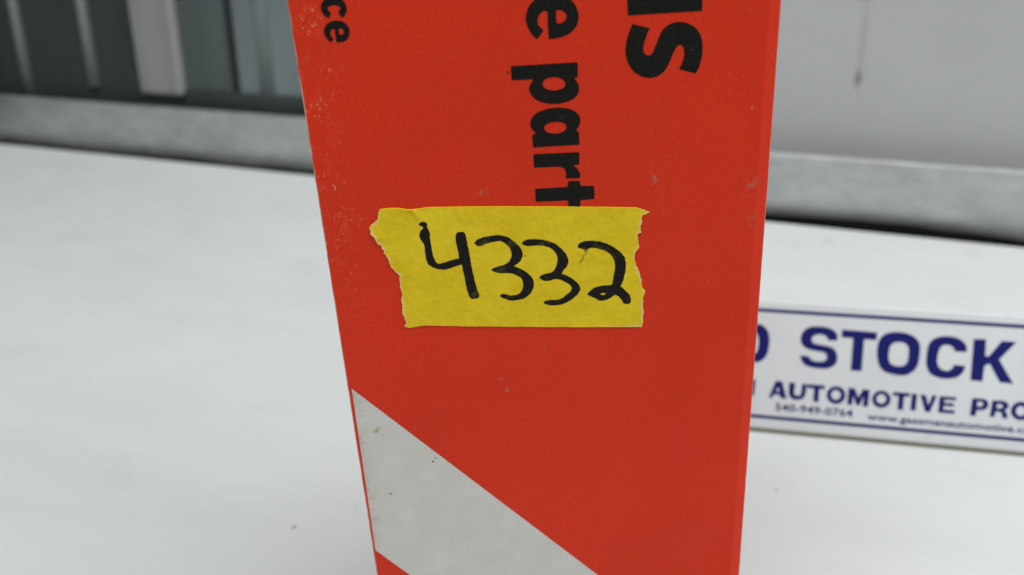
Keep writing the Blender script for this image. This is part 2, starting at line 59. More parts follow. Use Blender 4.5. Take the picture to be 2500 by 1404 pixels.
DIGITS = {"4":[[[-23.629,133.913],[-23.527,134.047],[-23.338,134.201],[-23.111,134.333],[-22.899,134.405],[-22.693,134.407],[-22.473,134.359],[-22.274,134.267],[-22.13,134.135],[-22.07,133.949],[-22.069,133.712],[-22.081,133.452],[-22.059,133.196],[-21.98,132.954],[-21.871,132.709],[-21.766,132.455],[-21.698,132.184],[-21.685,131.914],[-21.707,131.642],[-21.736,131.331],[-21.744,130.945],[-21.724,130.44],[-21.691,129.848],[-21.651,129.237],[-21.609,128.679],[-21.579,128.187],[-21.553,127.725],[-21.509,127.293],[-21.426,126.894],[-21.316,126.502],[-21.184,126.126],[-20.999,125.816],[-20.729,125.623],[-20.35,125.589],[-19.883,125.678],[-19.368,125.823],[-18.844,125.959],[-18.281,126.086],[-17.672,126.234],[-17.088,126.379],[-16.597,126.5],[-16.636,126.976],[-16.681,127.547],[-16.73,128.122],[-16.776,128.615],[-16.825,128.992],[-16.878,129.303],[-16.923,129.587],[-16.951,129.883],[-16.959,130.211],[-16.954,130.547],[-16.934,130.862],[-16.896,131.128],[-16.844,131.334],[-16.778,131.497],[-16.69,131.626],[-16.574,131.728],[-16.416,131.8],[-16.224,131.842],[-16.022,131.857],[-15.832,131.853],[-15.65,131.85],[-15.466,131.839],[-15.298,131.78],[-15.163,131.636],[-15.074,131.399],[-15.019,131.088],[-14.976,130.705],[-14.925,130.251],[-14.859,129.706],[-14.79,129.075],[-14.721,128.399],[-14.653,127.718],[-14.591,127.041],[-14.531,126.345],[-14.468,125.631],[-14.398,124.898],[-14.317,124.121],[-14.229,123.308],[-14.136,122.508],[-14.04,121.769],[-13.937,121.086],[-13.827,120.439],[-13.719,119.86],[-13.621,119.381],[-13.527,119.037],[-13.433,118.802],[-13.362,118.621],[-13.333,118.436],[-13.354,118.231],[-13.413,118.035],[-13.503,117.866],[-13.618,117.738],[-13.765,117.66],[-13.945,117.622],[-14.14,117.615],[-14.337,117.627],[-14.543,117.642],[-14.763,117.669],[-14.972,117.742],[-15.146,117.894],[-15.271,118.138],[-15.363,118.453],[-15.44,118.826],[-15.518,119.244],[-15.603,119.722],[-15.685,120.259],[-15.761,120.82],[-15.829,121.366],[-15.884,121.9],[-15.93,122.437],[-15.973,122.962],[-16.02,123.459],[-16.075,123.939],[-16.133,124.406],[-16.188,124.834],[-16.235,125.198],[-16.565,125.099],[-16.953,124.981],[-17.37,124.857],[-17.783,124.736],[-18.199,124.606],[-18.628,124.465],[-19.052,124.346],[-19.451,124.28],[-19.82,124.277],[-20.168,124.321],[-20.503,124.399],[-20.829,124.5],[-21.157,124.625],[-21.481,124.778],[-21.784,124.954],[-22.05,125.146],[-22.279,125.332],[-22.477,125.522],[-22.643,125.76],[-22.775,126.09],[-22.863,126.564],[-22.911,127.143],[-22.938,127.738],[-22.962,128.263],[-22.97,128.695],[-22.957,129.082],[-22.957,129.438],[-23.002,129.776],[-23.119,130.098],[-23.286,130.398],[-23.455,130.677],[-23.577,130.939],[-23.646,131.179],[-23.686,131.398],[-23.695,131.606],[-23.675,131.817],[-23.617,132.038],[-23.526,132.261],[-23.414,132.473],[-23.296,132.659],[-23.146,132.813],[-22.968,132.943],[-22.815,133.059],[-22.745,133.166],[-22.792,133.264],[-22.918,133.349],[-23.075,133.43],[-23.212,133.517],[-23.347,133.61],[-23.495,133.706],[-23.606,133.806]]],"3":[[[-13.519,129.396],[-13.373,129.571],[-13.208,129.782],[-13.011,129.993],[-12.768,130.17],[-12.476,130.304],[-12.142,130.413],[-11.767,130.504],[-11.349,130.582],[-10.855,130.652],[-10.298,130.711],[-9.742,130.749],[-9.252,130.761],[-8.852,130.743],[-8.503,130.7],[-8.185,130.634],[-7.875,130.545],[-7.575,130.438],[-7.294,130.311],[-7.022,130.156],[-6.748,129.967],[-6.465,129.733],[-6.18,129.46],[-5.903,129.169],[-5.643,128.882],[-5.395,128.599],[-5.156,128.31],[-4.942,128.023],[-4.769,127.743],[-4.641,127.475],[-4.55,127.213],[-4.494,126.956],[-4.469,126.699],[-4.48,126.44],[-4.527,126.181],[-4.601,125.928],[-4.694,125.685],[-4.8,125.454],[-4.925,125.232],[-5.078,125.02],[-5.266,124.817],[-5.515,124.621],[-5.814,124.432],[-6.113,124.259],[-6.361,124.111],[-6.143,124.022],[-5.889,123.921],[-5.611,123.8],[-5.324,123.652],[-5.02,123.47],[-4.695,123.26],[-4.37,123.029],[-4.068,122.785],[-3.783,122.526],[-3.509,122.248],[-3.26,121.96],[-3.054,121.668],[-2.893,121.373],[-2.769,121.072],[-2.682,120.765],[-2.632,120.452],[-2.623,120.127],[-2.653,119.791],[-2.717,119.456],[-2.808,119.136],[-2.926,118.827],[-3.074,118.524],[-3.25,118.237],[-3.456,117.977],[-3.697,117.742],[-3.97,117.529],[-4.265,117.34],[-4.57,117.179],[-4.889,117.046],[-5.226,116.941],[-5.569,116.859],[-5.908,116.797],[-6.243,116.749],[-6.579,116.72],[-6.91,116.717],[-7.229,116.751],[-7.54,116.832],[-7.844,116.952],[-8.133,117.093],[-8.401,117.234],[-8.661,117.381],[-8.911,117.542],[-9.122,117.697],[-9.264,117.83],[-9.323,117.935],[-9.316,118.022],[-9.264,118.095],[-9.185,118.16],[-9.083,118.225],[-8.95,118.286],[-8.782,118.324],[-8.578,118.32],[-8.326,118.248],[-8.029,118.124],[-7.714,117.995],[-7.406,117.906],[-7.101,117.863],[-6.789,117.844],[-6.487,117.852],[-6.211,117.893],[-5.964,117.968],[-5.738,118.075],[-5.533,118.211],[-5.35,118.371],[-5.187,118.563],[-5.044,118.785],[-4.924,119.025],[-4.829,119.271],[-4.756,119.523],[-4.705,119.786],[-4.68,120.055],[-4.683,120.324],[-4.711,120.6],[-4.764,120.883],[-4.847,121.156],[-4.963,121.4],[-5.122,121.607],[-5.32,121.79],[-5.537,121.955],[-5.756,122.11],[-5.971,122.263],[-6.192,122.406],[-6.425,122.531],[-6.675,122.63],[-6.94,122.692],[-7.217,122.724],[-7.517,122.745],[-7.849,122.774],[-8.25,122.811],[-8.702,122.847],[-9.138,122.89],[-9.493,122.948],[-9.734,123.032],[-9.902,123.135],[-10.037,123.237],[-10.178,123.32],[-10.337,123.379],[-10.493,123.423],[-10.636,123.458],[-10.758,123.489],[-10.664,123.581],[-10.561,123.69],[-10.431,123.805],[-10.259,123.913],[-10.027,124.016],[-9.746,124.119],[-9.451,124.215],[-9.176,124.297],[-8.929,124.35],[-8.693,124.383],[-8.46,124.422],[-8.223,124.494],[-7.97,124.603],[-7.709,124.736],[-7.462,124.893],[-7.25,125.078],[-7.077,125.298],[-6.934,125.55],[-6.817,125.815],[-6.726,126.076],[-6.658,126.329],[-6.614,126.583],[-6.598,126.839],[-6.612,127.096],[-6.658,127.36],[-6.733,127.628],[-6.836,127.892],[-6.964,128.142],[-7.123,128.382],[-7.313,128.614],[-7.52,128.83],[-7.73,129.019],[-7.937,129.184],[-8.148,129.329],[-8.376,129.444],[-8.631,129.521],[-8.927,129.547],[-9.255,129.532],[-9.591,129.493],[-9.913,129.453],[-10.217,129.414],[-10.514,129.366],[-10.805,129.308],[-11.089,129.238],[-11.373,129.141],[-11.656,129.024],[-11.923,128.914],[-12.163,128.838],[-12.364,128.799],[-12.537,128.782],[-12.697,128.796],[-12.86,128.846],[-13.036,128.952],[-13.213,129.104],[-13.379,129.265]]],"3b":[[[-4.622,128.804],[-4.543,128.906],[-4.459,129.028],[-4.34,129.151],[-4.157,129.257],[-3.891,129.348],[-3.561,129.433],[-3.194,129.498],[-2.816,129.531],[-2.422,129.526],[-2.002,129.49],[-1.575,129.432],[-1.163,129.363],[-0.768,129.286],[-0.381,129.196],[-0.0,129.088],[0.372,128.962],[0.743,128.816],[1.11,128.653],[1.462,128.47],[1.79,128.264],[2.089,128.031],[2.364,127.772],[2.623,127.499],[2.869,127.222],[3.108,126.946],[3.336,126.666],[3.545,126.374],[3.727,126.067],[3.89,125.733],[4.033,125.379],[4.14,125.024],[4.193,124.684],[4.179,124.359],[4.109,124.041],[4.004,123.741],[3.88,123.468],[3.725,123.232],[3.534,123.025],[3.342,122.834],[3.182,122.644],[3.064,122.447],[2.97,122.252],[2.892,122.072],[2.823,121.918],[3.062,121.801],[3.344,121.665],[3.644,121.512],[3.935,121.344],[4.218,121.157],[4.504,120.953],[4.783,120.737],[5.045,120.516],[5.294,120.291],[5.533,120.058],[5.749,119.819],[5.93,119.574],[6.075,119.32],[6.192,119.058],[6.271,118.794],[6.305,118.535],[6.289,118.279],[6.227,118.023],[6.128,117.774],[5.999,117.536],[5.839,117.314],[5.644,117.104],[5.422,116.9],[5.181,116.695],[4.92,116.483],[4.635,116.27],[4.332,116.064],[4.017,115.873],[3.693,115.692],[3.356,115.519],[3.002,115.369],[2.625,115.257],[2.201,115.193],[1.741,115.167],[1.292,115.167],[0.903,115.18],[0.59,115.206],[0.328,115.251],[0.097,115.31],[-0.122,115.378],[-0.347,115.457],[-0.564,115.549],[-0.742,115.648],[-0.853,115.75],[-0.882,115.862],[-0.848,115.983],[-0.769,116.098],[-0.665,116.188],[-0.543,116.248],[-0.393,116.287],[-0.206,116.313],[0.027,116.335],[0.328,116.35],[0.685,116.355],[1.057,116.359],[1.4,116.371],[1.705,116.378],[1.994,116.379],[2.272,116.406],[2.547,116.487],[2.82,116.643],[3.086,116.855],[3.346,117.09],[3.599,117.313],[3.859,117.523],[4.123,117.733],[4.358,117.942],[4.532,118.144],[4.64,118.337],[4.698,118.523],[4.706,118.708],[4.665,118.898],[4.566,119.097],[4.412,119.3],[4.22,119.503],[4.004,119.702],[3.753,119.908],[3.463,120.117],[3.166,120.312],[2.893,120.47],[2.654,120.588],[2.432,120.674],[2.217,120.737],[1.997,120.782],[1.767,120.808],[1.532,120.813],[1.303,120.801],[1.092,120.779],[0.905,120.737],[0.735,120.677],[0.572,120.616],[0.406,120.573],[0.238,120.546],[0.072,120.528],[-0.097,120.528],[-0.273,120.555],[-0.469,120.617],[-0.678,120.708],[-0.879,120.814],[-1.051,120.922],[-1.205,121.032],[-1.346,121.149],[-1.448,121.271],[-1.485,121.39],[-1.441,121.511],[-1.334,121.635],[-1.184,121.754],[-1.014,121.86],[-0.814,121.955],[-0.577,122.042],[-0.331,122.117],[-0.1,122.175],[0.108,122.2],[0.309,122.198],[0.503,122.204],[0.691,122.247],[0.877,122.335],[1.057,122.449],[1.228,122.592],[1.385,122.763],[1.525,122.963],[1.652,123.192],[1.766,123.447],[1.866,123.725],[1.958,124.042],[2.041,124.394],[2.103,124.747],[2.133,125.066],[2.127,125.339],[2.093,125.584],[2.031,125.819],[1.941,126.061],[1.821,126.323],[1.672,126.591],[1.499,126.85],[1.306,127.081],[1.094,127.281],[0.86,127.46],[0.605,127.617],[0.328,127.753],[0.017,127.864],[-0.324,127.951],[-0.669,128.022],[-0.993,128.082],[-1.281,128.133],[-1.551,128.172],[-1.818,128.199],[-2.097,128.215],[-2.408,128.211],[-2.737,128.19],[-3.052,128.171],[-3.321,128.174],[-3.525,128.202],[-3.685,128.245],[-3.827,128.302],[-3.977,128.374],[-4.147,128.471],[-4.321,128.588],[-4.484,128.706]]],"2":[[[6.044,127.57],[6.096,127.702],[6.189,127.848],[6.318,127.992],[6.478,128.117],[6.673,128.225],[6.904,128.321],[7.161,128.401],[7.434,128.457],[7.723,128.489],[8.034,128.499],[8.36,128.49],[8.698,128.467],[9.052,128.432],[9.421,128.383],[9.798,128.315],[10.171,128.222],[10.543,128.098],[10.919,127.948],[11.289,127.781],[11.642,127.608],[11.975,127.431],[12.293,127.244],[12.601,127.046],[12.905,126.832],[13.211,126.6],[13.515,126.351],[13.805,126.092],[14.067,125.828],[14.303,125.562],[14.518,125.29],[14.706,125.011],[14.863,124.727],[14.984,124.438],[15.073,124.143],[15.137,123.842],[15.184,123.534],[15.211,123.217],[15.218,122.891],[15.207,122.563],[15.185,122.236],[15.151,121.918],[15.102,121.605],[15.041,121.284],[14.972,120.944],[14.892,120.565],[14.801,120.158],[14.701,119.761],[14.595,119.415],[14.476,119.13],[14.344,118.884],[14.216,118.671],[14.109,118.485],[14.284,118.321],[14.492,118.128],[14.711,117.919],[14.919,117.706],[15.12,117.49],[15.322,117.263],[15.513,117.033],[15.679,116.807],[15.82,116.584],[15.941,116.363],[16.041,116.143],[16.116,115.925],[16.164,115.701],[16.189,115.473],[16.191,115.256],[16.173,115.065],[16.145,114.894],[16.103,114.74],[16.028,114.614],[15.902,114.53],[15.696,114.487],[15.428,114.478],[15.152,114.512],[14.92,114.597],[14.756,114.75],[14.627,114.962],[14.509,115.2],[14.376,115.43],[14.222,115.663],[14.06,115.91],[13.894,116.142],[13.725,116.329],[13.545,116.459],[13.354,116.55],[13.173,116.618],[13.021,116.681],[12.852,116.545],[12.655,116.384],[12.436,116.217],[12.203,116.065],[11.949,115.924],[11.674,115.784],[11.391,115.666],[11.112,115.589],[10.837,115.556],[10.561,115.557],[10.288,115.593],[10.025,115.662],[9.769,115.782],[9.519,115.948],[9.279,116.125],[9.054,116.277],[8.846,116.397],[8.651,116.502],[8.469,116.599],[8.301,116.693],[8.131,116.776],[7.964,116.849],[7.832,116.929],[7.764,117.033],[7.772,117.17],[7.837,117.328],[7.95,117.5],[8.1,117.678],[8.296,117.874],[8.539,118.088],[8.809,118.292],[9.085,118.459],[9.364,118.583],[9.655,118.677],[9.959,118.748],[10.277,118.801],[10.627,118.829],[11.003,118.832],[11.367,118.826],[11.681,118.828],[11.934,118.843],[12.148,118.861],[12.33,118.879],[12.491,118.895],[12.55,119.181],[12.62,119.515],[12.695,119.879],[12.767,120.256],[12.841,120.653],[12.919,121.077],[12.989,121.502],[13.043,121.904],[13.082,122.279],[13.11,122.639],[13.119,122.986],[13.102,123.318],[13.06,123.634],[12.995,123.935],[12.905,124.226],[12.788,124.513],[12.646,124.8],[12.479,125.085],[12.282,125.358],[12.051,125.612],[11.771,125.849],[11.451,126.073],[11.114,126.275],[10.785,126.45],[10.459,126.592],[10.127,126.707],[9.807,126.8],[9.52,126.88],[9.277,126.951],[9.066,127.007],[8.871,127.043],[8.677,127.051],[8.488,127.013],[8.311,126.938],[8.131,126.859],[7.932,126.81],[7.704,126.8],[7.456,126.809],[7.208,126.835],[6.981,126.873],[6.77,126.924],[6.567,126.99],[6.388,127.067],[6.247,127.152],[6.144,127.244],[6.072,127.344],[6.038,127.453]],[[10.258,117.048],[10.334,117.118],[10.479,117.191],[10.65,117.251],[10.802,117.279],[10.943,117.265],[11.089,117.219],[11.214,117.159],[11.288,117.101],[11.302,117.043],[11.27,116.979],[11.206,116.918],[11.123,116.869],[11.009,116.829],[10.862,116.795],[10.709,116.777],[10.58,116.784],[10.464,116.826],[10.351,116.896],[10.272,116.976]]]}
SMEAR = [[[7.243,126.74],[7.293,126.838],[7.385,126.891],[7.499,126.915],[7.617,126.924],[7.754,126.93],[7.914,126.922],[8.057,126.883],[8.144,126.797],[8.159,126.637],[8.127,126.419],[8.06,126.19],[7.971,125.996],[7.847,125.858],[7.685,125.749],[7.519,125.642],[7.379,125.511],[7.281,125.344],[7.206,125.157],[7.135,124.963],[7.046,124.773],[6.928,124.573],[6.792,124.362],[6.66,124.174],[6.553,124.044],[6.467,123.981],[6.395,123.966],[6.348,123.994],[6.34,124.058],[6.386,124.167],[6.475,124.32],[6.58,124.499],[6.672,124.681],[6.741,124.877],[6.803,125.093],[6.87,125.302],[6.954,125.48],[7.077,125.605],[7.227,125.695],[7.361,125.787],[7.44,125.914],[7.425,126.108],[7.348,126.343],[7.268,126.569]]]
BAND = [[-40.759,98.612],[10.591,42.494],[-25.62,37.892],[-41.009,55.717]]
TAPE_TOP = [[-30.544,137.293],[-29.692,137.442],[-28.026,137.417],[-26.82,137.339],[-26.083,137.13],[-25.418,136.948],[-24.431,136.942],[-23.287,136.991],[-21.981,137.151],[-20.463,137.136],[-18.806,136.989],[-17.817,137.007],[-15.168,136.878],[-5.997,136.328],[5.432,135.555],[17.062,134.646]]
TAPE_RIGHT = [[18.446,134.147],[19.682,133.49],[18.993,133.204],[18.302,133.083],[18.237,131.759],[17.939,130.44],[18.179,129.5],[17.404,129.213],[17.571,127.592],[17.736,126.472],[17.115,125.655],[16.808,124.208],[17.131,122.884],[17.774,121.355],[18.268,119.293],[18.439,117.946],[19.01,116.834],[18.62,115.69],[18.561,113.425],[18.811,112.676],[18.582,111.129],[18.672,110.197],[18.438,109.098]]
TAPE_BOTTOM = [[4.818,109.981],[-7.358,110.905],[-19.476,111.871],[-23.818,112.287],[-25.516,112.329],[-26.917,112.101],[-27.576,112.007]]
TAPE_LEFT = [[-28.514,112.339],[-28.041,113.377],[-28.403,114.164],[-28.681,115.343],[-28.495,116.639],[-28.548,118.32],[-28.243,119.463],[-28.43,120.988],[-28.435,122.49],[-28.224,123.354],[-28.706,123.998],[-29.209,124.728],[-29.686,125.455],[-29.94,126.336],[-30.134,127.382],[-30.651,128.393],[-30.67,128.906],[-31.008,129.345],[-31.017,129.94],[-31.583,130.4],[-31.955,131.184],[-32.048,131.695],[-32.717,132.485],[-32.779,133.241],[-32.958,133.669],[-32.507,134.222],[-31.92,134.639],[-31.142,135.448],[-30.979,136.178],[-30.735,136.892]]
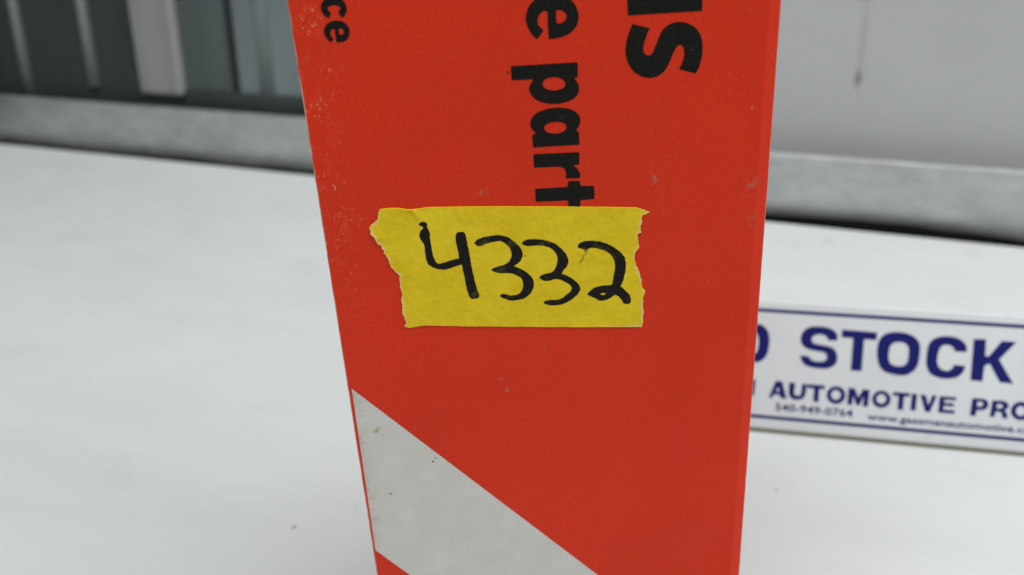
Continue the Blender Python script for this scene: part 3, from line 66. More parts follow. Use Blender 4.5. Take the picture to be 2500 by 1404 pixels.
SIGN_GLYPHS = {"D":[[[-53.843,39.225],[-51.956,39.11],[-49.674,38.977],[-47.433,38.83],[-45.667,38.676],[-44.536,38.543],[-43.791,38.42],[-43.246,38.249],[-42.715,37.975],[-42.17,37.57],[-41.701,37.068],[-41.305,36.505],[-40.979,35.919],[-40.731,35.318],[-40.559,34.683],[-40.445,34.006],[-40.367,33.283],[-40.326,32.475],[-40.331,31.599],[-40.375,30.724],[-40.452,29.923],[-40.554,29.207],[-40.688,28.542],[-40.866,27.925],[-41.101,27.355],[-41.393,26.83],[-41.736,26.35],[-42.138,25.923],[-42.607,25.556],[-43.026,25.248],[-43.432,24.997],[-44.06,24.806],[-45.146,24.682],[-46.975,24.652],[-49.354,24.703],[-51.796,24.785],[-53.81,24.845]],[[-50.195,35.599],[-49.138,35.634],[-47.854,35.692],[-46.602,35.701],[-45.642,35.587],[-45.067,35.31],[-44.729,34.917],[-44.524,34.462],[-44.348,34.0],[-44.194,33.546],[-44.112,33.072],[-44.077,32.562],[-44.065,32.004],[-44.066,31.347],[-44.094,30.615],[-44.164,29.9],[-44.29,29.296],[-44.405,28.817],[-44.524,28.416],[-44.788,28.099],[-45.338,27.869],[-46.344,27.762],[-47.688,27.763],[-49.078,27.808],[-50.22,27.832]]],"S":[[[-17.527,34.559],[-20.42,34.413],[-20.618,34.763],[-20.841,35.189],[-21.112,35.605],[-21.455,35.923],[-21.903,36.128],[-22.436,36.264],[-22.994,36.332],[-23.519,36.337],[-24.023,36.27],[-24.527,36.134],[-24.989,35.941],[-25.366,35.707],[-25.658,35.413],[-25.886,35.058],[-26.028,34.684],[-26.067,34.33],[-26.007,33.987],[-25.856,33.64],[-25.593,33.323],[-25.199,33.067],[-24.632,32.901],[-23.914,32.8],[-23.125,32.72],[-22.342,32.617],[-21.536,32.505],[-20.683,32.4],[-19.868,32.256],[-19.175,32.028],[-18.624,31.697],[-18.172,31.288],[-17.803,30.828],[-17.507,30.338],[-17.282,29.805],[-17.133,29.222],[-17.058,28.628],[-17.05,28.062],[-17.104,27.521],[-17.224,26.989],[-17.42,26.485],[-17.699,26.028],[-18.074,25.614],[-18.537,25.235],[-19.066,24.908],[-19.643,24.648],[-20.258,24.462],[-20.926,24.343],[-21.651,24.278],[-22.441,24.256],[-23.356,24.272],[-24.374,24.335],[-25.376,24.447],[-26.245,24.614],[-26.953,24.826],[-27.56,25.083],[-28.082,25.41],[-28.537,25.83],[-28.911,26.409],[-29.202,27.115],[-29.438,27.823],[-29.649,28.409],[-26.635,28.309],[-26.447,28.021],[-26.24,27.671],[-25.974,27.328],[-25.609,27.06],[-25.102,26.874],[-24.486,26.739],[-23.834,26.661],[-23.221,26.65],[-22.625,26.708],[-22.021,26.83],[-21.476,27.012],[-21.061,27.251],[-20.792,27.574],[-20.633,27.974],[-20.571,28.394],[-20.594,28.778],[-20.696,29.132],[-20.885,29.48],[-21.168,29.789],[-21.551,30.028],[-22.057,30.164],[-22.677,30.222],[-23.366,30.259],[-24.083,30.332],[-24.861,30.437],[-25.711,30.55],[-26.544,30.701],[-27.273,30.92],[-27.89,31.215],[-28.436,31.57],[-28.899,31.978],[-29.266,32.433],[-29.532,32.948],[-29.703,33.523],[-29.786,34.125],[-29.789,34.722],[-29.714,35.33],[-29.558,35.957],[-29.316,36.562],[-28.988,37.106],[-28.556,37.592],[-28.027,38.037],[-27.435,38.419],[-26.815,38.719],[-26.166,38.917],[-25.473,39.03],[-24.749,39.086],[-24.008,39.113],[-23.226,39.123],[-22.404,39.099],[-21.598,39.03],[-20.862,38.904],[-20.195,38.712],[-19.573,38.461],[-19.017,38.168],[-18.548,37.848],[-18.174,37.494],[-17.885,37.102],[-17.668,36.69],[-17.513,36.274],[-17.443,35.836],[-17.455,35.372],[-17.5,34.931]]],"T":[[[-16.168,38.576],[-4.545,38.353],[-4.583,35.674],[-8.628,35.672],[-8.759,24.441],[-12.372,24.41],[-12.27,35.767],[-16.146,35.813]]],"O":[[[-4.201,31.945],[-4.201,32.938],[-4.121,33.888],[-3.963,34.773],[-3.726,35.573],[-3.418,36.286],[-3.036,36.921],[-2.567,37.474],[-1.996,37.94],[-1.297,38.313],[-0.485,38.596],[0.389,38.801],[1.277,38.934],[2.204,38.997],[3.183,38.984],[4.146,38.902],[5.025,38.756],[5.811,38.549],[6.538,38.278],[7.2,37.939],[7.793,37.532],[8.323,37.057],[8.791,36.515],[9.18,35.901],[9.473,35.21],[9.651,34.412],[9.726,33.52],[9.735,32.587],[9.712,31.67],[9.666,30.744],[9.578,29.795],[9.443,28.883],[9.254,28.071],[9.025,27.382],[8.755,26.782],[8.412,26.242],[7.965,25.736],[7.396,25.232],[6.725,24.752],[5.976,24.349],[5.176,24.076],[4.287,23.967],[3.311,23.987],[2.327,24.086],[1.419,24.215],[0.591,24.347],[-0.194,24.512],[-0.92,24.749],[-1.568,25.094],[-2.133,25.542],[-2.624,26.079],[-3.047,26.728],[-3.406,27.51],[-3.708,28.496],[-3.948,29.652],[-4.116,30.845]],[[-0.306,31.345],[-0.256,31.995],[-0.176,32.741],[-0.05,33.47],[0.14,34.067],[0.394,34.502],[0.702,34.836],[1.074,35.091],[1.519,35.288],[2.079,35.439],[2.738,35.532],[3.407,35.548],[4.001,35.471],[4.519,35.296],[5.002,35.03],[5.418,34.683],[5.739,34.263],[5.941,33.754],[6.046,33.157],[6.089,32.507],[6.108,31.838],[6.117,31.108],[6.094,30.316],[6.023,29.556],[5.889,28.919],[5.694,28.43],[5.443,28.04],[5.128,27.731],[4.741,27.487],[4.245,27.306],[3.656,27.198],[3.043,27.156],[2.474,27.171],[1.942,27.241],[1.419,27.369],[0.943,27.562],[0.553,27.825],[0.27,28.181],[0.07,28.622],[-0.074,29.098],[-0.188,29.56],[-0.275,29.981],[-0.321,30.391],[-0.331,30.832]]],"C":[[[24.368,33.728],[20.806,33.636],[20.589,34.02],[20.344,34.488],[20.052,34.942],[19.698,35.285],[19.248,35.504],[18.719,35.647],[18.175,35.707],[17.678,35.676],[17.227,35.56],[16.794,35.361],[16.405,35.063],[16.082,34.652],[15.839,34.077],[15.659,33.363],[15.53,32.602],[15.436,31.885],[15.365,31.219],[15.328,30.562],[15.346,29.931],[15.442,29.346],[15.624,28.795],[15.881,28.274],[16.2,27.813],[16.574,27.441],[17.031,27.158],[17.567,26.952],[18.116,26.832],[18.618,26.809],[19.078,26.906],[19.522,27.111],[19.915,27.378],[20.221,27.663],[20.411,27.986],[20.511,28.359],[20.567,28.727],[20.625,29.034],[24.368,28.972],[24.263,28.488],[24.152,27.911],[23.997,27.311],[23.762,26.758],[23.444,26.248],[23.06,25.752],[22.604,25.299],[22.069,24.92],[21.425,24.62],[20.685,24.384],[19.904,24.21],[19.136,24.096],[18.383,24.038],[17.62,24.038],[16.862,24.104],[16.124,24.245],[15.381,24.453],[14.635,24.728],[13.941,25.086],[13.356,25.544],[12.894,26.128],[12.526,26.823],[12.24,27.579],[12.024,28.348],[11.889,29.122],[11.838,29.925],[11.841,30.755],[11.871,31.609],[11.91,32.532],[11.977,33.509],[12.097,34.453],[12.294,35.274],[12.563,35.948],[12.896,36.523],[13.31,37.018],[13.821,37.454],[14.451,37.837],[15.184,38.157],[15.985,38.406],[16.814,38.576],[17.712,38.661],[18.682,38.666],[19.632,38.603],[20.473,38.481],[21.181,38.294],[21.806,38.042],[22.361,37.737],[22.862,37.395],[23.321,37.004],[23.727,36.563],[24.061,36.097],[24.303,35.63],[24.416,35.142],[24.423,34.629],[24.387,34.14]]],"K":[[[26.349,38.369],[30.234,38.51],[30.238,32.85],[31.387,32.76],[35.061,38.293],[39.584,38.27],[34.699,31.945],[39.596,24.053],[35.405,24.236],[31.886,30.291],[30.308,29.519],[30.032,24.106],[26.249,24.185]]],"N":[[[-50.816,18.641],[-48.688,18.615],[-45.902,15.667],[-45.816,18.55],[-44.286,18.509],[-44.494,12.811],[-46.546,12.834],[-49.352,16.05],[-49.496,12.983],[-51.137,13.01]]],"A":[[[-37.351,18.685],[-35.104,18.673],[-33.19,12.56],[-35.208,12.55],[-35.695,13.684],[-37.532,13.758],[-38.257,12.448],[-39.386,12.45]],[[-37.023,14.913],[-35.931,14.907],[-36.263,16.66]]],"U":[[[-32.692,18.473],[-30.62,18.481],[-30.671,17.659],[-30.738,16.656],[-30.787,15.684],[-30.783,14.952],[-30.722,14.544],[-30.621,14.338],[-30.477,14.241],[-30.288,14.158],[-30.02,14.073],[-29.687,14.033],[-29.351,14.04],[-29.074,14.097],[-28.873,14.156],[-28.713,14.233],[-28.587,14.422],[-28.484,14.818],[-28.411,15.543],[-28.371,16.515],[-28.347,17.519],[-28.323,18.341],[-26.74,18.375],[-26.757,17.56],[-26.769,16.573],[-26.806,15.592],[-26.895,14.789],[-27.035,14.218],[-27.213,13.784],[-27.444,13.441],[-27.744,13.143],[-28.137,12.884],[-28.609,12.686],[-29.115,12.55],[-29.61,12.476],[-30.109,12.457],[-30.627,12.496],[-31.119,12.608],[-31.543,12.807],[-31.892,13.071],[-32.189,13.402],[-32.427,13.848],[-32.603,14.458],[-32.695,15.343],[-32.711,16.444],[-32.696,17.556]]],"T1":[[[-26.551,18.391],[-20.562,18.401],[-20.63,16.999],[-22.361,17.017],[-22.377,12.286],[-24.207,12.289],[-24.189,17.026],[-26.562,17.055]]],"O1":[[[-13.511,15.595],[-13.514,15.188],[-13.571,14.769],[-13.677,14.359],[-13.83,13.978],[-14.035,13.622],[-14.291,13.282],[-14.586,12.976],[-14.906,12.718],[-15.258,12.508],[-15.647,12.339],[-16.052,12.218],[-16.454,12.152],[-16.86,12.145],[-17.276,12.192],[-17.683,12.29],[-18.059,12.435],[-18.41,12.633],[-18.742,12.885],[-19.041,13.176],[-19.291,13.493],[-19.492,13.844],[-19.65,14.232],[-19.761,14.638],[-19.816,15.042],[-19.812,15.452],[-19.755,15.872],[-19.647,16.284],[-19.492,16.666],[-19.286,17.023],[-19.027,17.362],[-18.73,17.668],[-18.409,17.925],[-18.055,18.134],[-17.666,18.302],[-17.26,18.421],[-16.858,18.484],[-16.453,18.49],[-16.037,18.441],[-15.632,18.341],[-15.257,18.195],[-14.908,17.996],[-14.578,17.745],[-14.281,17.454],[-14.033,17.138],[-13.833,16.788],[-13.676,16.402],[-13.566,15.997]],[[-15.157,15.534],[-15.157,15.315],[-15.184,15.091],[-15.236,14.871],[-15.31,14.667],[-15.41,14.477],[-15.536,14.296],[-15.681,14.132],[-15.838,13.996],[-16.011,13.884],[-16.202,13.795],[-16.401,13.732],[-16.599,13.699],[-16.799,13.697],[-17.005,13.724],[-17.205,13.778],[-17.391,13.858],[-17.564,13.966],[-17.728,14.102],[-17.876,14.259],[-18.0,14.43],[-18.1,14.619],[-18.179,14.827],[-18.234,15.045],[-18.263,15.262],[-18.262,15.481],[-18.235,15.706],[-18.183,15.926],[-18.108,16.13],[-18.008,16.32],[-17.881,16.502],[-17.736,16.665],[-17.579,16.801],[-17.405,16.912],[-17.214,17.001],[-17.014,17.063],[-16.816,17.096],[-16.616,17.098],[-16.411,17.07],[-16.211,17.015],[-16.026,16.936],[-15.853,16.828],[-15.689,16.692],[-15.542,16.535],[-15.419,16.364],[-15.319,16.175],[-15.24,15.967],[-15.185,15.75]]],"M":[[[-12.688,18.246],[-10.518,18.234],[-9.238,15.178],[-7.889,18.163],[-5.64,18.127],[-5.893,12.114],[-7.589,12.126],[-7.51,15.66],[-8.653,12.359],[-9.832,12.418],[-10.911,15.691],[-11.125,12.301],[-12.772,12.318]]],"O2":[[[1.383,15.461],[1.381,15.071],[1.327,14.669],[1.225,14.276],[1.078,13.911],[0.881,13.569],[0.634,13.243],[0.35,12.949],[0.042,12.701],[-0.297,12.499],[-0.671,12.336],[-1.061,12.22],[-1.449,12.157],[-1.84,12.149],[-2.241,12.194],[-2.634,12.287],[-2.997,12.425],[-3.335,12.615],[-3.656,12.855],[-3.944,13.134],[-4.185,13.437],[-4.379,13.774],[-4.533,14.146],[-4.64,14.534],[-4.694,14.922],[-4.691,15.314],[-4.636,15.717],[-4.532,16.111],[-4.384,16.478],[-4.186,16.82],[-3.937,17.146],[-3.651,17.44],[-3.342,17.687],[-3.001,17.887],[-2.626,18.049],[-2.235,18.163],[-1.848,18.225],[-1.457,18.231],[-1.056,18.184],[-0.666,18.09],[-0.304,17.95],[0.033,17.76],[0.352,17.52],[0.638,17.242],[0.878,16.939],[1.071,16.604],[1.223,16.233],[1.33,15.846]],[[-0.137,15.424],[-0.138,15.214],[-0.165,14.998],[-0.216,14.787],[-0.291,14.591],[-0.391,14.408],[-0.516,14.233],[-0.661,14.076],[-0.818,13.944],[-0.991,13.836],[-1.181,13.75],[-1.38,13.688],[-1.578,13.655],[-1.777,13.653],[-1.982,13.678],[-2.182,13.729],[-2.368,13.805],[-2.54,13.907],[-2.704,14.037],[-2.852,14.188],[-2.975,14.351],[-3.074,14.532],[-3.153,14.732],[-3.209,14.941],[-3.237,15.149],[-3.236,15.36],[-3.209,15.576],[-3.157,15.788],[-3.082,15.984],[-2.982,16.168],[-2.856,16.342],[-2.711,16.5],[-2.553,16.632],[-2.38,16.739],[-2.189,16.825],[-1.99,16.886],[-1.793,16.918],[-1.593,16.92],[-1.388,16.895],[-1.189,16.843],[-1.004,16.767],[-0.832,16.664],[-0.668,16.534],[-0.521,16.384],[-0.398,16.221],[-0.299,16.04],[-0.22,15.84],[-0.165,15.632]]],"T2":[[[2.002,18.072],[7.447,18.105],[7.398,16.818],[5.668,16.776],[5.545,11.988],[3.771,12.01],[3.862,16.8],[1.983,16.819]]],"I":[[[8.061,18.049],[9.823,18.02],[9.674,12.183],[7.944,12.208]]],"V":[[[10.775,17.92],[12.63,17.9],[13.604,14.444],[14.606,18.0],[16.117,17.951],[14.27,12.057],[12.686,12.094]]],"E":[[[16.99,17.918],[22.283,17.949],[22.193,16.853],[18.634,16.827],[18.604,15.805],[21.701,15.793],[21.677,14.701],[18.512,14.705],[18.466,13.427],[22.099,13.396],[22.013,12.225],[16.842,12.221]]],"P":[[[27.264,18.099],[27.988,18.135],[28.861,18.183],[29.731,18.215],[30.444,18.201],[30.962,18.143],[31.365,18.055],[31.685,17.92],[31.951,17.722],[32.169,17.44],[32.325,17.087],[32.416,16.703],[32.441,16.326],[32.399,15.938],[32.291,15.529],[32.12,15.145],[31.892,14.835],[31.583,14.617],[31.199,14.465],[30.786,14.355],[30.391,14.265],[30.005,14.199],[29.609,14.166],[29.238,14.149],[28.923,14.13],[28.733,12.125],[26.92,12.137]],[[29.147,17.039],[29.392,17.158],[29.737,17.173],[30.091,17.122],[30.361,17.04],[30.533,16.918],[30.653,16.744],[30.72,16.545],[30.737,16.352],[30.704,16.15],[30.619,15.929],[30.484,15.73],[30.299,15.591],[30.012,15.503],[29.642,15.451],[29.288,15.468],[29.051,15.587],[28.954,15.881],[28.945,16.313],[29.013,16.744]]],"R":[[[33.569,17.938],[34.267,17.974],[35.106,18.025],[35.948,18.055],[36.655,18.034],[37.2,17.959],[37.656,17.847],[38.026,17.686],[38.317,17.465],[38.531,17.153],[38.664,16.766],[38.715,16.36],[38.68,15.992],[38.489,15.676],[38.165,15.38],[37.852,15.1],[37.693,14.826],[37.765,14.578],[37.978,14.352],[38.229,14.111],[38.413,13.816],[38.505,13.426],[38.559,12.971],[38.594,12.522],[38.629,12.149],[36.939,12.17],[36.901,12.558],[36.864,13.031],[36.802,13.49],[36.691,13.836],[36.513,14.033],[36.284,14.138],[36.032,14.187],[35.786,14.22],[35.537,14.23],[35.275,14.202],[35.026,14.161],[34.815,14.13],[34.617,12.312],[33.085,12.277]],[[35.281,16.762],[35.51,16.863],[35.827,16.873],[36.155,16.827],[36.42,16.756],[36.618,16.657],[36.782,16.515],[36.898,16.354],[36.947,16.194],[36.926,16.023],[36.845,15.837],[36.704,15.666],[36.506,15.543],[36.195,15.457],[35.789,15.397],[35.4,15.397],[35.143,15.491],[35.049,15.746],[35.056,16.123],[35.141,16.503]]],"O3":[[[45.62,15.392],[45.62,14.992],[45.568,14.581],[45.467,14.178],[45.321,13.803],[45.124,13.453],[44.877,13.118],[44.591,12.816],[44.281,12.562],[43.939,12.354],[43.562,12.187],[43.168,12.067],[42.777,12.001],[42.381,11.993],[41.974,12.037],[41.577,12.132],[41.209,12.273],[40.865,12.467],[40.539,12.713],[40.245,12.997],[39.999,13.308],[39.801,13.652],[39.643,14.033],[39.532,14.431],[39.475,14.828],[39.475,15.23],[39.528,15.643],[39.631,16.048],[39.778,16.423],[39.977,16.775],[40.226,17.109],[40.513,17.411],[40.825,17.664],[41.168,17.871],[41.547,18.036],[41.941,18.155],[42.333,18.218],[42.728,18.225],[43.134,18.178],[43.53,18.082],[43.897,17.94],[44.238,17.746],[44.563,17.5],[44.854,17.215],[45.099,16.906],[45.296,16.563],[45.453,16.184],[45.563,15.787]],[[44.026,15.228],[44.028,15.013],[44.005,14.792],[43.958,14.576],[43.889,14.376],[43.796,14.189],[43.678,14.011],[43.543,13.85],[43.395,13.715],[43.232,13.606],[43.051,13.518],[42.863,13.456],[42.675,13.423],[42.485,13.421],[42.29,13.447],[42.1,13.5],[41.923,13.578],[41.757,13.684],[41.6,13.818],[41.458,13.972],[41.339,14.14],[41.243,14.326],[41.166,14.531],[41.111,14.745],[41.082,14.958],[41.081,15.173],[41.104,15.395],[41.151,15.611],[41.22,15.812],[41.314,15.999],[41.432,16.177],[41.568,16.338],[41.716,16.472],[41.88,16.581],[42.061,16.669],[42.249,16.73],[42.437,16.763],[42.626,16.764],[42.821,16.737],[43.012,16.684],[43.188,16.606],[43.353,16.5],[43.51,16.366],[43.651,16.212],[43.77,16.044],[43.866,15.859],[43.943,15.654],[43.997,15.441]]]}

# ------------------------------------------------------------------ helpers
def link(o):
    scene.collection.objects.link(o)
    return o


def mesh_obj(name, verts, faces, mat, parent=None, smooth=False):
    m = bpy.data.meshes.new(name)
    m.from_pydata([tuple(v) for v in verts], [], faces)
    m.validate()
    m.update()
    if smooth:
        for p in m.polygons:
            p.use_smooth = True
    if mat:
        m.materials.append(mat)
    o = link(bpy.data.objects.new(name, m))
    if parent:
        o.parent = parent
    return o


def empty(name, loc, rot, label, cat):
    o = link(bpy.data.objects.new(name, None))
    o.location, o.rotation_euler = loc, rot
    o.empty_display_size = 0.02
    o["label"], o["category"] = label, cat
    return o


def inside(p, contours):
    c = False
    for ct in contours:
        n = len(ct)
        for i in range(n):
            a, b = ct[i], ct[i - 1]
            if (a[1] > p[1]) != (b[1] > p[1]) and p[0] < (b[0] - a[0]) * (p[1] - a[1]) / (b[1] - a[1]) + a[0]:
                c = not c
    return c


def fill(contours, step=0):
    """triangulate outlines with holes; step adds inner grid points"""
    vs, es = [], []
    for ct in contours:
        k = len(vs)
        vs += [Vector(p) for p in ct]
        es += [(k + i, k + (i + 1) % len(ct)) for i in range(len(ct))]
    if step:
        xs = [p[0] for p in contours[0]]
        ys = [p[1] for p in contours[0]]
        y = min(ys)
        row = 0
        while y < max(ys):
            x = min(xs) + (step / 2 if row % 2 else 0)
            while x < max(xs):
                if inside((x, y), contours):
                    vs.append(Vector((x, y)))
                x += step
            y += step
            row += 1
    v2, e2, f2, *_ = delaunay_2d_cdt(vs, es, [], 0, 1e-5)
    faces = []
    for f in f2:
        cx = sum(v2[i][0] for i in f) / len(f)
        cy = sum(v2[i][1] for i in f) / len(f)
        if inside((cx, cy), contours):
            a, b, c = (v2[i] for i in f[:3])
            if (b - a).cross(c - a) < 0:
                f = list(reversed(f))
            faces.append(list(f))
    return v2, faces


def print_obj(name, contours, mat, parent, rot, lift, height=None, step=0):
    v2, faces = fill(contours, step)
    vs = [(p[0] * MM, p[1] * MM, (lift + (height(p[0], p[1]) if height else 0)) * MM) for p in v2]
    o = mesh_obj(name, vs, faces, mat, parent)
    o.rotation_euler = rot
    return o


def box_mesh(x0, x1, y0, y1, z0, z1):
    v = [(x, y, z) for z in (z0, z1) for y in (y0, y1) for x in (x0, x1)]
    f = [(0, 2, 3, 1), (4, 5, 7, 6), (0, 1, 5, 4), (2, 6, 7, 3), (0, 4, 6, 2), (1, 3, 7, 5)]
    return v, f


def extrude_profile(prof, x0, x1):
    """closed profile in (y, z), counter-clockwise seen from +x, swept along x"""
    n = len(prof)
    v = [(x0, p[0], p[1]) for p in prof] + [(x1, p[0], p[1]) for p in prof]
    f = [(i, (i + 1) % n, n + (i + 1) % n, n + i)[::-1] for i in range(n)]
    f += [tuple(range(n))[::-1], tuple(range(n, 2 * n))]
    f = [tuple(reversed(q)) for q in f]
    return v, f


def rough_edge(pts, amp, per, seed, div=0.25):
    """subdivide an open chain and jitter it like torn paper"""
    rnd = random.Random(seed)
    out = []
    for a, b in zip(pts, pts[1:]):
        a, b = Vector(a), Vector(b)
        k = max(1, int((b - a).length / div))
        nrm = Vector((-(b - a).y, (b - a).x)).normalized()
        for i in range(k):
            t = i / k
            p = a.lerp(b, t)
            w = noise.noise(Vector((p.x * per, p.y * per, seed))) * amp + rnd.uniform(-.35, .35) * amp
            out.append(tuple(p + nrm * w))
    out.append(tuple(pts[-1]))
    return out


def wobble(ct, amp, per, seed):
    out = []
    n = len(ct)
    for i, p in enumerate(ct):
        a, b = Vector(ct[i - 1]), Vector(ct[(i + 1) % n])
        d = b - a
        if d.length < 1e-6:
            out.append(p)
            continue
        nr = Vector((-d.y, d.x)).normalized()
        w = noise.noise(Vector((p[0] * per, p[1] * per, seed))) * amp
        out.append((p[0] + nr.x * w, p[1] + nr.y * w))
    return out


# ------------------------------------------------------------------ node helper
class NT:
    def __init__(self, name):
        self.m = bpy.data.materials.new(name)
        self.m.use_nodes = True
        self.t = self.m.node_tree
        self.b = self.t.nodes["Principled BSDF"]
        tc = self.t.nodes.new("ShaderNodeTexCoord")
        self.obj = tc.outputs["Object"]

    def set(self, **k):
        names = dict(col="Base Color", rough="Roughness", metal="Metallic", spec="Specular IOR Level", coat="Coat Weight", coatr="Coat Roughness", sheen="Sheen Weight", sss="Subsurface Weight")
        for a, v in k.items():
            s = self.b.inputs[names[a]]
            if isinstance(v, bpy.types.NodeSocket):
                self.t.links.new(v, s)
            else:
                s.default_value = (*v, 1) if isinstance(v, tuple) else v
        return self

    def _in(self, s, v):
        if isinstance(v, bpy.types.NodeSocket):
            self.t.links.new(v, s)
        elif isinstance(v, tuple) and len(v) == 3 and len(s.default_value) == 4:
            s.default_value = (*v, 1)
        else:
            s.default_value = v

    def math(self, op, a, b=0.0, clamp=False):
        n = self.t.nodes.new("ShaderNodeMath")
        n.operation, n.use_clamp = op, clamp
        self._in(n.inputs[0], a)
        self._in(n.inputs[1], b)
        return n.outputs[0]

    def xyz(self):
        n = self.t.nodes.new("ShaderNodeSeparateXYZ")
        self.t.links.new(self.obj, n.inputs[0])
        return n.outputs

    def mapping(self, scale, loc=(0, 0, 0)):
        n = self.t.nodes.new("ShaderNodeMapping")
        self.t.links.new(self.obj, n.inputs[0])
        n.inputs["Scale"].default_value = scale
        n.inputs["Location"].default_value = loc
        return n.outputs[0]

    def noise(self, scale, detail=3, rough=.55, vec=None, dist=0.0):
        n = self.t.nodes.new("ShaderNodeTexNoise")
        self.t.links.new(vec or self.obj, n.inputs["Vector"])
        n.inputs["Scale"].default_value = scale
        n.inputs["Detail"].default_value = detail
        n.inputs["Roughness"].default_value = rough
        n.inputs["Distortion"].default_value = dist
        return n.outputs[0]

    def ramp(self, v, lo, hi, a=0.0, b=1.0):
        n = self.t.nodes.new("ShaderNodeMapRange")
        n.clamp = True
        n.interpolation_type = 'SMOOTHSTEP'
        self._in(n.inputs[0], v)
        for i, q in enumerate((lo, hi, a, b)):
            n.inputs[i + 1].default_value = q
        return n.outputs[0]

    def mix(self, f, a, b):
        n = self.t.nodes.new("ShaderNodeMix")
        n.data_type = 'RGBA'
        self._in(n.inputs[0], f)
        self._in(n.inputs[6], a)
        self._in(n.inputs[7], b)
        return n.outputs[2]

    def bump(self, h, dist, strength=1.0):
        n = self.t.nodes.new("ShaderNodeBump")
        n.inputs["Strength"].default_value = strength
        n.inputs["Distance"].default_value = dist
        self.t.links.new(h, n.inputs["Height"])
        self.t.links.new(n.outputs[0], self.b.inputs["Normal"])
        return self

    def spot(self, x, y, rx, ry, hard=.5, up=1):
        """1 inside an elliptical mark centred at x, y of the object's own plane"""
        o = self.xyz()
        X, Y = o[0], o[up]
        dx = self.math('DIVIDE', self.math('SUBTRACT', X, x), rx)
        dy = self.math('DIVIDE', self.math('SUBTRACT', Y, y), ry)
        r = self.math('SQRT', self.math('ADD', self.math('MULTIPLY', dx, dx), self.math('MULTIPLY', dy, dy)))
        return self.ramp(r, hard, 1.0, 1.0, 0.0)


# ------------------------------------------------------------------ materials
def mat_table():
    t = NT("white_table_paint")
    base = t.mix(t.ramp(t.noise(7, 4, .6, t.mapping((1, 3.2, 1))), .35, .7), (.695, .722, .72), (.66, .685, .682))
    smear = t.ramp(t.noise(16, 5, .65, t.mapping((1, 2.6, 1), (.3, .1, 0))), .56, .74)
    base = t.mix(t.math('MULTIPLY', smear, .30), base, (.54, .55, .53))
    speck = t.ramp(t.noise(95, 2, .5), .745, .79)
    base = t.mix(t.math('MULTIPLY', speck, .35), base, (.42, .41, .38))
    # dirt marks of their own: (x, y, radius) in the table's frame
    for (x, y, rx, ry, a) in TABLE_MARKS:
        base = t.mix(t.math('MULTIPLY', t.spot(x, y, rx, ry, .2), a), base, (.22, .22, .20))
    t.set(col=base, rough=t.ramp(t.noise(30, 4), .3, .7, .42, .58), spec=.35)
    t.bump(t.noise(14, 4, .6, t.mapping((1, 3.5, 1))), .0012, .35)
    return t.m


SCUFFS = ((20.7, 139.8, 1.2, 2.6, .6), (19.9, 142.6, .8, 1.8, .5), (38.7, 137.8, 1.6, 3.5, .55), (39.0, 130.8, 1.2, 2.5, .5), (-10.8, 139.4, 3.2, 1.0, .5),
          (-9.0, 96.3, .8, 1.8, .8), (-13.6, 102.7, .5, .6, .9), (-10.2, 98.8, .7, .9, .5), (-1.1, 105.4, .6, 1.2, .5), (36.2, 170.0, .6, 1.2, .6))


def scuffed(name, red, paper, edge_amount):
    t = NT(name)
    X, Y, Z = t.xyz()
    c = t.mix(t.ramp(t.noise(24, 4, .6), .3, .7), red, tuple(v * .90 for v in red))
    c = t.mix(t.ramp(t.noise(1500, 3, .7), .38, .66, 0, .7), c, tuple(v * .80 for v in red))
    # rubbed flecks, thickest along the left fold between mid height and the top
    # (the mask has its own drifting outline)
    near = t.ramp(t.math('ADD', X, t.math('MULTIPLY', t.noise(55, 3), .010)), -.0350, -.0270, 1.0, 0.0)
    zone = t.ramp(Y if edge_amount < 0 else Z, .105, .135)
    fl = t.ramp(t.noise(1250, 5, .72, t.mapping((1.2, 1, .6))), .55, .66)
    fl2 = t.ramp(t.noise(160, 3, .6), .44, .60)
    k = t.math('MULTIPLY', t.math('MULTIPLY', near, fl), t.math('MULTIPLY', fl2, t.math('MULTIPLY', zone, abs(edge_amount))))
    c = t.mix(k, c, paper)
    haze = t.math('MULTIPLY', t.math('MULTIPLY', near, zone), t.ramp(t.noise(420, 4, .7), .5, .75, 0, .22))
    c = t.mix(haze, c, (.42, .16, .10))
    # odd nicks anywhere
    nick = t.math('MULTIPLY', t.ramp(t.noise(520, 3, .6), .70, .75), t.ramp(t.noise(40, 2), .45, .55))
    c = t.mix(t.math('MULTIPLY', nick, .40), c, paper)
    rub = t.math('MULTIPLY', t.ramp(t.noise(330, 5, .7), .60, .72), t.ramp(t.noise(48, 2, .5, t.mapping((1, 1, 1), (.4, .2, .1))), .60, .70))
    c = t.mix(t.math('MULTIPLY', rub, .5), c, (.30, .13, .08))
    fold = t.math('MAXIMUM', t.ramp(X, -.04155, -.04125, 1, 0), t.ramp(X, .04170, .04195))
    c = t.mix(t.math('MULTIPLY', fold, t.ramp(t.noise(260, 4, .7), .38, .62, .15, .8)), c, (.70, .55, .42))
    grit = t.ramp(t.noise(620, 4, .7), .47, .60)
    for (x, z, rx, rz, a) in SCUFFS:
        c = t.mix(t.math('MULTIPLY', t.math('MULTIPLY', t.spot(x * MM, z * MM, rx * MM, rz * MM, .1, 2), grit), a), c, (.30, .17, .11))
    t.set(col=c, rough=t.ramp(t.noise(60, 4), .3, .7, .50, .62), spec=.20)
    t.bump(t.noise(1100, 3, .6), .00005, .35)
    return t.m


